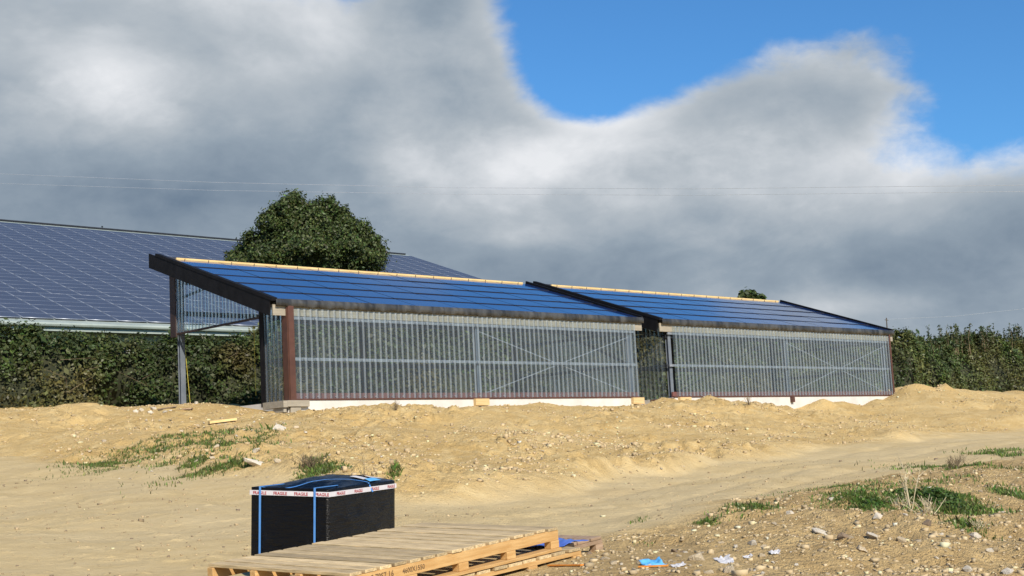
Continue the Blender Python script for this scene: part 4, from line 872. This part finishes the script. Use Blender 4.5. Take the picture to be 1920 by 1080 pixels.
grass('grass', [(1640, 922, 130, 22, 11050, .022), (1600, 940, 80, 16, 4250, .019), (1750, 930, 70, 20, 8840, .030), (1770, 945, 55, 22, 6120, .030), (1630, 950, 35, 10, 2720, .028), (1798, 876, 45, 14, 4080, .039), (1690, 905, 90, 8, 1530, .028), (1390, 952, 40, 5, 850, .028), (1430, 950, 30, 5, 594, .025), (1325, 978, 26, 4, 510, .022), (1212, 1018, 22, 5, 594, .019), (1205, 978, 22, 4, 306, .019), (1880, 845, 40, 5, 850, .039), (1905, 930, 25, 20, 1530, .033), (1850, 905, 25, 14, 850, .033), (1815, 985, 30, 14, 1190, .028), (1870, 850, 25, 6, 850, .044)], 'green grass and weeds on the rubble heap beside the track', 4, (.105, .186, .034))
def stems(name, px, py, n, h, spread_, mt, label, cat, seed, branch=2):
    P = hit(px, py); r = np.random.default_rng(seed); mb = MB()
    for k in range(n):
        b = P + (r.normal(0, spread_ * .3), r.normal(0, spread_ * .3), -.03); hh = h * r.uniform(.55, 1.05); e = b + (r.normal(0, spread_), r.normal(0, spread_ * .6), hh); mb.tube([b, (b + e) / 2 + r.normal(0, .02 * h, 3), e], [.006 * (h / .5) ** .5, .004 * (h / .5) ** .5, .0015], 4)
        for j in range(branch): t = r.uniform(.4, .9); s_ = b + (e - b) * t; mb.tube([s_, s_ + (r.normal(0, .16) * h, r.normal(0, .1) * h, r.uniform(.08, .28) * h)], [.003 * (h / .5) ** .5, .001], 3)
    return mb.thing(name, mt, P, label, cat)
stems('dead_weed', 1708, 955, 5, .52, .06, 'straw', 'tall pale dead weed stalk standing on the grassy rubble heap', 'weed', 1, 3)
stems('dead_weed', 1742, 965, 26, .18, .09, 'straw', 'tuft of short straw-coloured dry grass beside the green weeds', 'dry grass', 2, 1)
stems('dead_weed', 1690, 955, 16, .13, .10, 'straw', 'thin dry tuft at the foot of the tall dead stalk', 'dry grass', 9, 1)
stems('twig_bush', 1790, 878, 45, .22, .14, 'twig', 'bare brown twiggy weed by the grass at the track edge', 'weed', 3, 3)
stems('twig_bush', 580, 880, 60, .24, .16, 'twig', 'dry brown twig bush on the slope behind the wrapped crate', 'bush', 4, 3)
stems('twig', 684, 898, 2, .42, .04, 'twig', 'lone upright dark twig sticking up behind the crate', 'twig', 5, 3)
stems('dead_weed', 742, 770, 30, .30, .07, 'twig', 'small dry tuft against the white dwarf wall', 'dry grass', 6, 1)
stems('dead_weed', 1404, 763, 24, .40, .10, 'twig', 'dry tuft on the earth heaped against the second shed wall', 'dry grass', 7, 1)
stems('dead_weed', 1833, 990, 20, .10, .06, 'straw', 'dry weed tuft above the rounded grey boulder', 'dry grass', 8, 1)
def weed(px, py, rx, h, n, label, seed):
    P = hit(px, py); r = np.random.default_rng(seed); k = gxy(P)[1] / F_PX; root = empty('leafy_weed', P, label, 'weed', 'leafy weeds on the rubble heap'); sp2 = rx * k
    X0, D0 = gxy(P); X = X0 + r.normal(0, .5, n) * sp2; D = D0 + r.normal(0, .5, n) * sp2 * 1.3; z = terrain(X, D)[0]; hh = h * np.exp(-((X - X0) / sp2) ** 2) * r.uniform(.15, 1, n)
    Cc = np.stack([CAM[0] + X * HR[0] + D * HF[0], CAM[1] + X * HR[1] + D * HF[1], z + hh], 1) - P; V, Fq, T = leaves(Cc, np.tile([0, -.3, 1.], (n, 1)), .016 * np.exp(r.normal(0, .3, n)), green(n, r, (.062, .108, .022), .3), r, .5, .7)
    link('foliage', np_mesh('foliage', V, Fq, T), 'leaf', root); st = MB()
    for q in range(5): b_ = P + (r.normal(0, sp2 * .3), r.normal(0, sp2 * .3), -.02); st.tube([b_, b_ + (r.normal(0, .02), r.normal(0, .02), h * .9)], [.004, .002], 4)
    st.build('stem', 'twig', root)
weed(1760, 938, 42, .08, 1500, 'broad patch of bright leafy weeds beside the tall dead stalk', 1)
weed(1700, 928, 34, .06, 900, 'smaller leafy weed clump just behind the tall dead stalk', 2)
weed(1635, 952, 24, .05, 600, 'low leafy weed above the upright white rock', 3)
weed(1792, 955, 24, .06, 600, 'leafy weed clump at the edge of the heap above the grey boulder', 4)
# planks and litter
def plank(px0, py0, px1, py1, w, t, mt, label, name='plank'):
    a, b = hit(px0, py0), hit(px1, py1); mb = MB(); mb.bar(a + (0, 0, t), b + (0, 0, t), w, t); return mb.thing(name, mt, (a + b) / 2, label, 'plank')
plank(392, 797, 443, 791, .12, .06, 'batten', 'short bright yellow plank on the slope below the doorway')
plank(296, 770, 330, 764, .22, .03, 'rockd', 'thin dark board end by the foot of the grey post')
plank(346, 770, 420, 758, .35, .03, 'oldrail', 'grey-brown board half buried before the doorway')
for (x0, y0, x1, y1, lab) in ((345, 632, 357, 760, 'yellow cord hanging inside the doorway near the grey post'), (476, 610, 480, 742, 'yellow cord hanging beside the black door jamb')):
    a = on_plane(x0, y0, 0, .62); b = on_plane(x1, y1, 0, .66); b[2] = max(b[2], gz(b[0], b[1])); mb = MB(); mb.tube([a, (a + b) / 2 + (.03, .05, 0), b], .0065, 5); mb.thing('hanging_cord', 'cord', a, lab, 'cord')
def litter(px, py, lx, ly, mt, label, cat, seed, amp=.02, rotz=0.3):
    P = hit(px, py); k = gxy(P)[1] / F_PX; crumple(cat.replace(' ', '_'), P, Matrix.Rotation(math.radians(-46) + rotz, 3, 'Z') @ Matrix.Rotation(.25, 3, 'X'), lx * k, ly * k, amp, mt, label, cat, seed, 14, .06)
litter(1222, 1060, 38, 42, 'sky_film', 'torn light blue plastic scrap in the rubble by the pallets', 'plastic scrap', 3, .022)
litter(1358, 1054, 28, 34, 'paper', 'crumpled white plastic scrap beside the rounded tan boulder', 'plastic scrap', 5, .02)
litter(1270, 1063, 24, 16, 'paper', 'small flat white paper scrap near the blue plastic', 'paper scrap', 6, .01)
litter(1402, 1049, 16, 10, 'paper', 'tiny white paper scrap lying by itself on the rubble', 'paper scrap', 7, .01)
litter(1452, 1041, 18, 16, 'paper', 'small torn white scrap furthest from the pallets', 'paper scrap', 8, .012)
plank(1030, 1064, 1092, 1062, .03, .008, 'orange', 'thin orange plastic strip on the ground beside the pallets', 'plastic_strip')['category'] = 'plastic strip'
plank(1198, 1066, 1252, 1064, .03, .008, 'orange', 'orange plastic strip in front of the blue scrap', 'plastic_strip')['category'] = 'plastic strip'
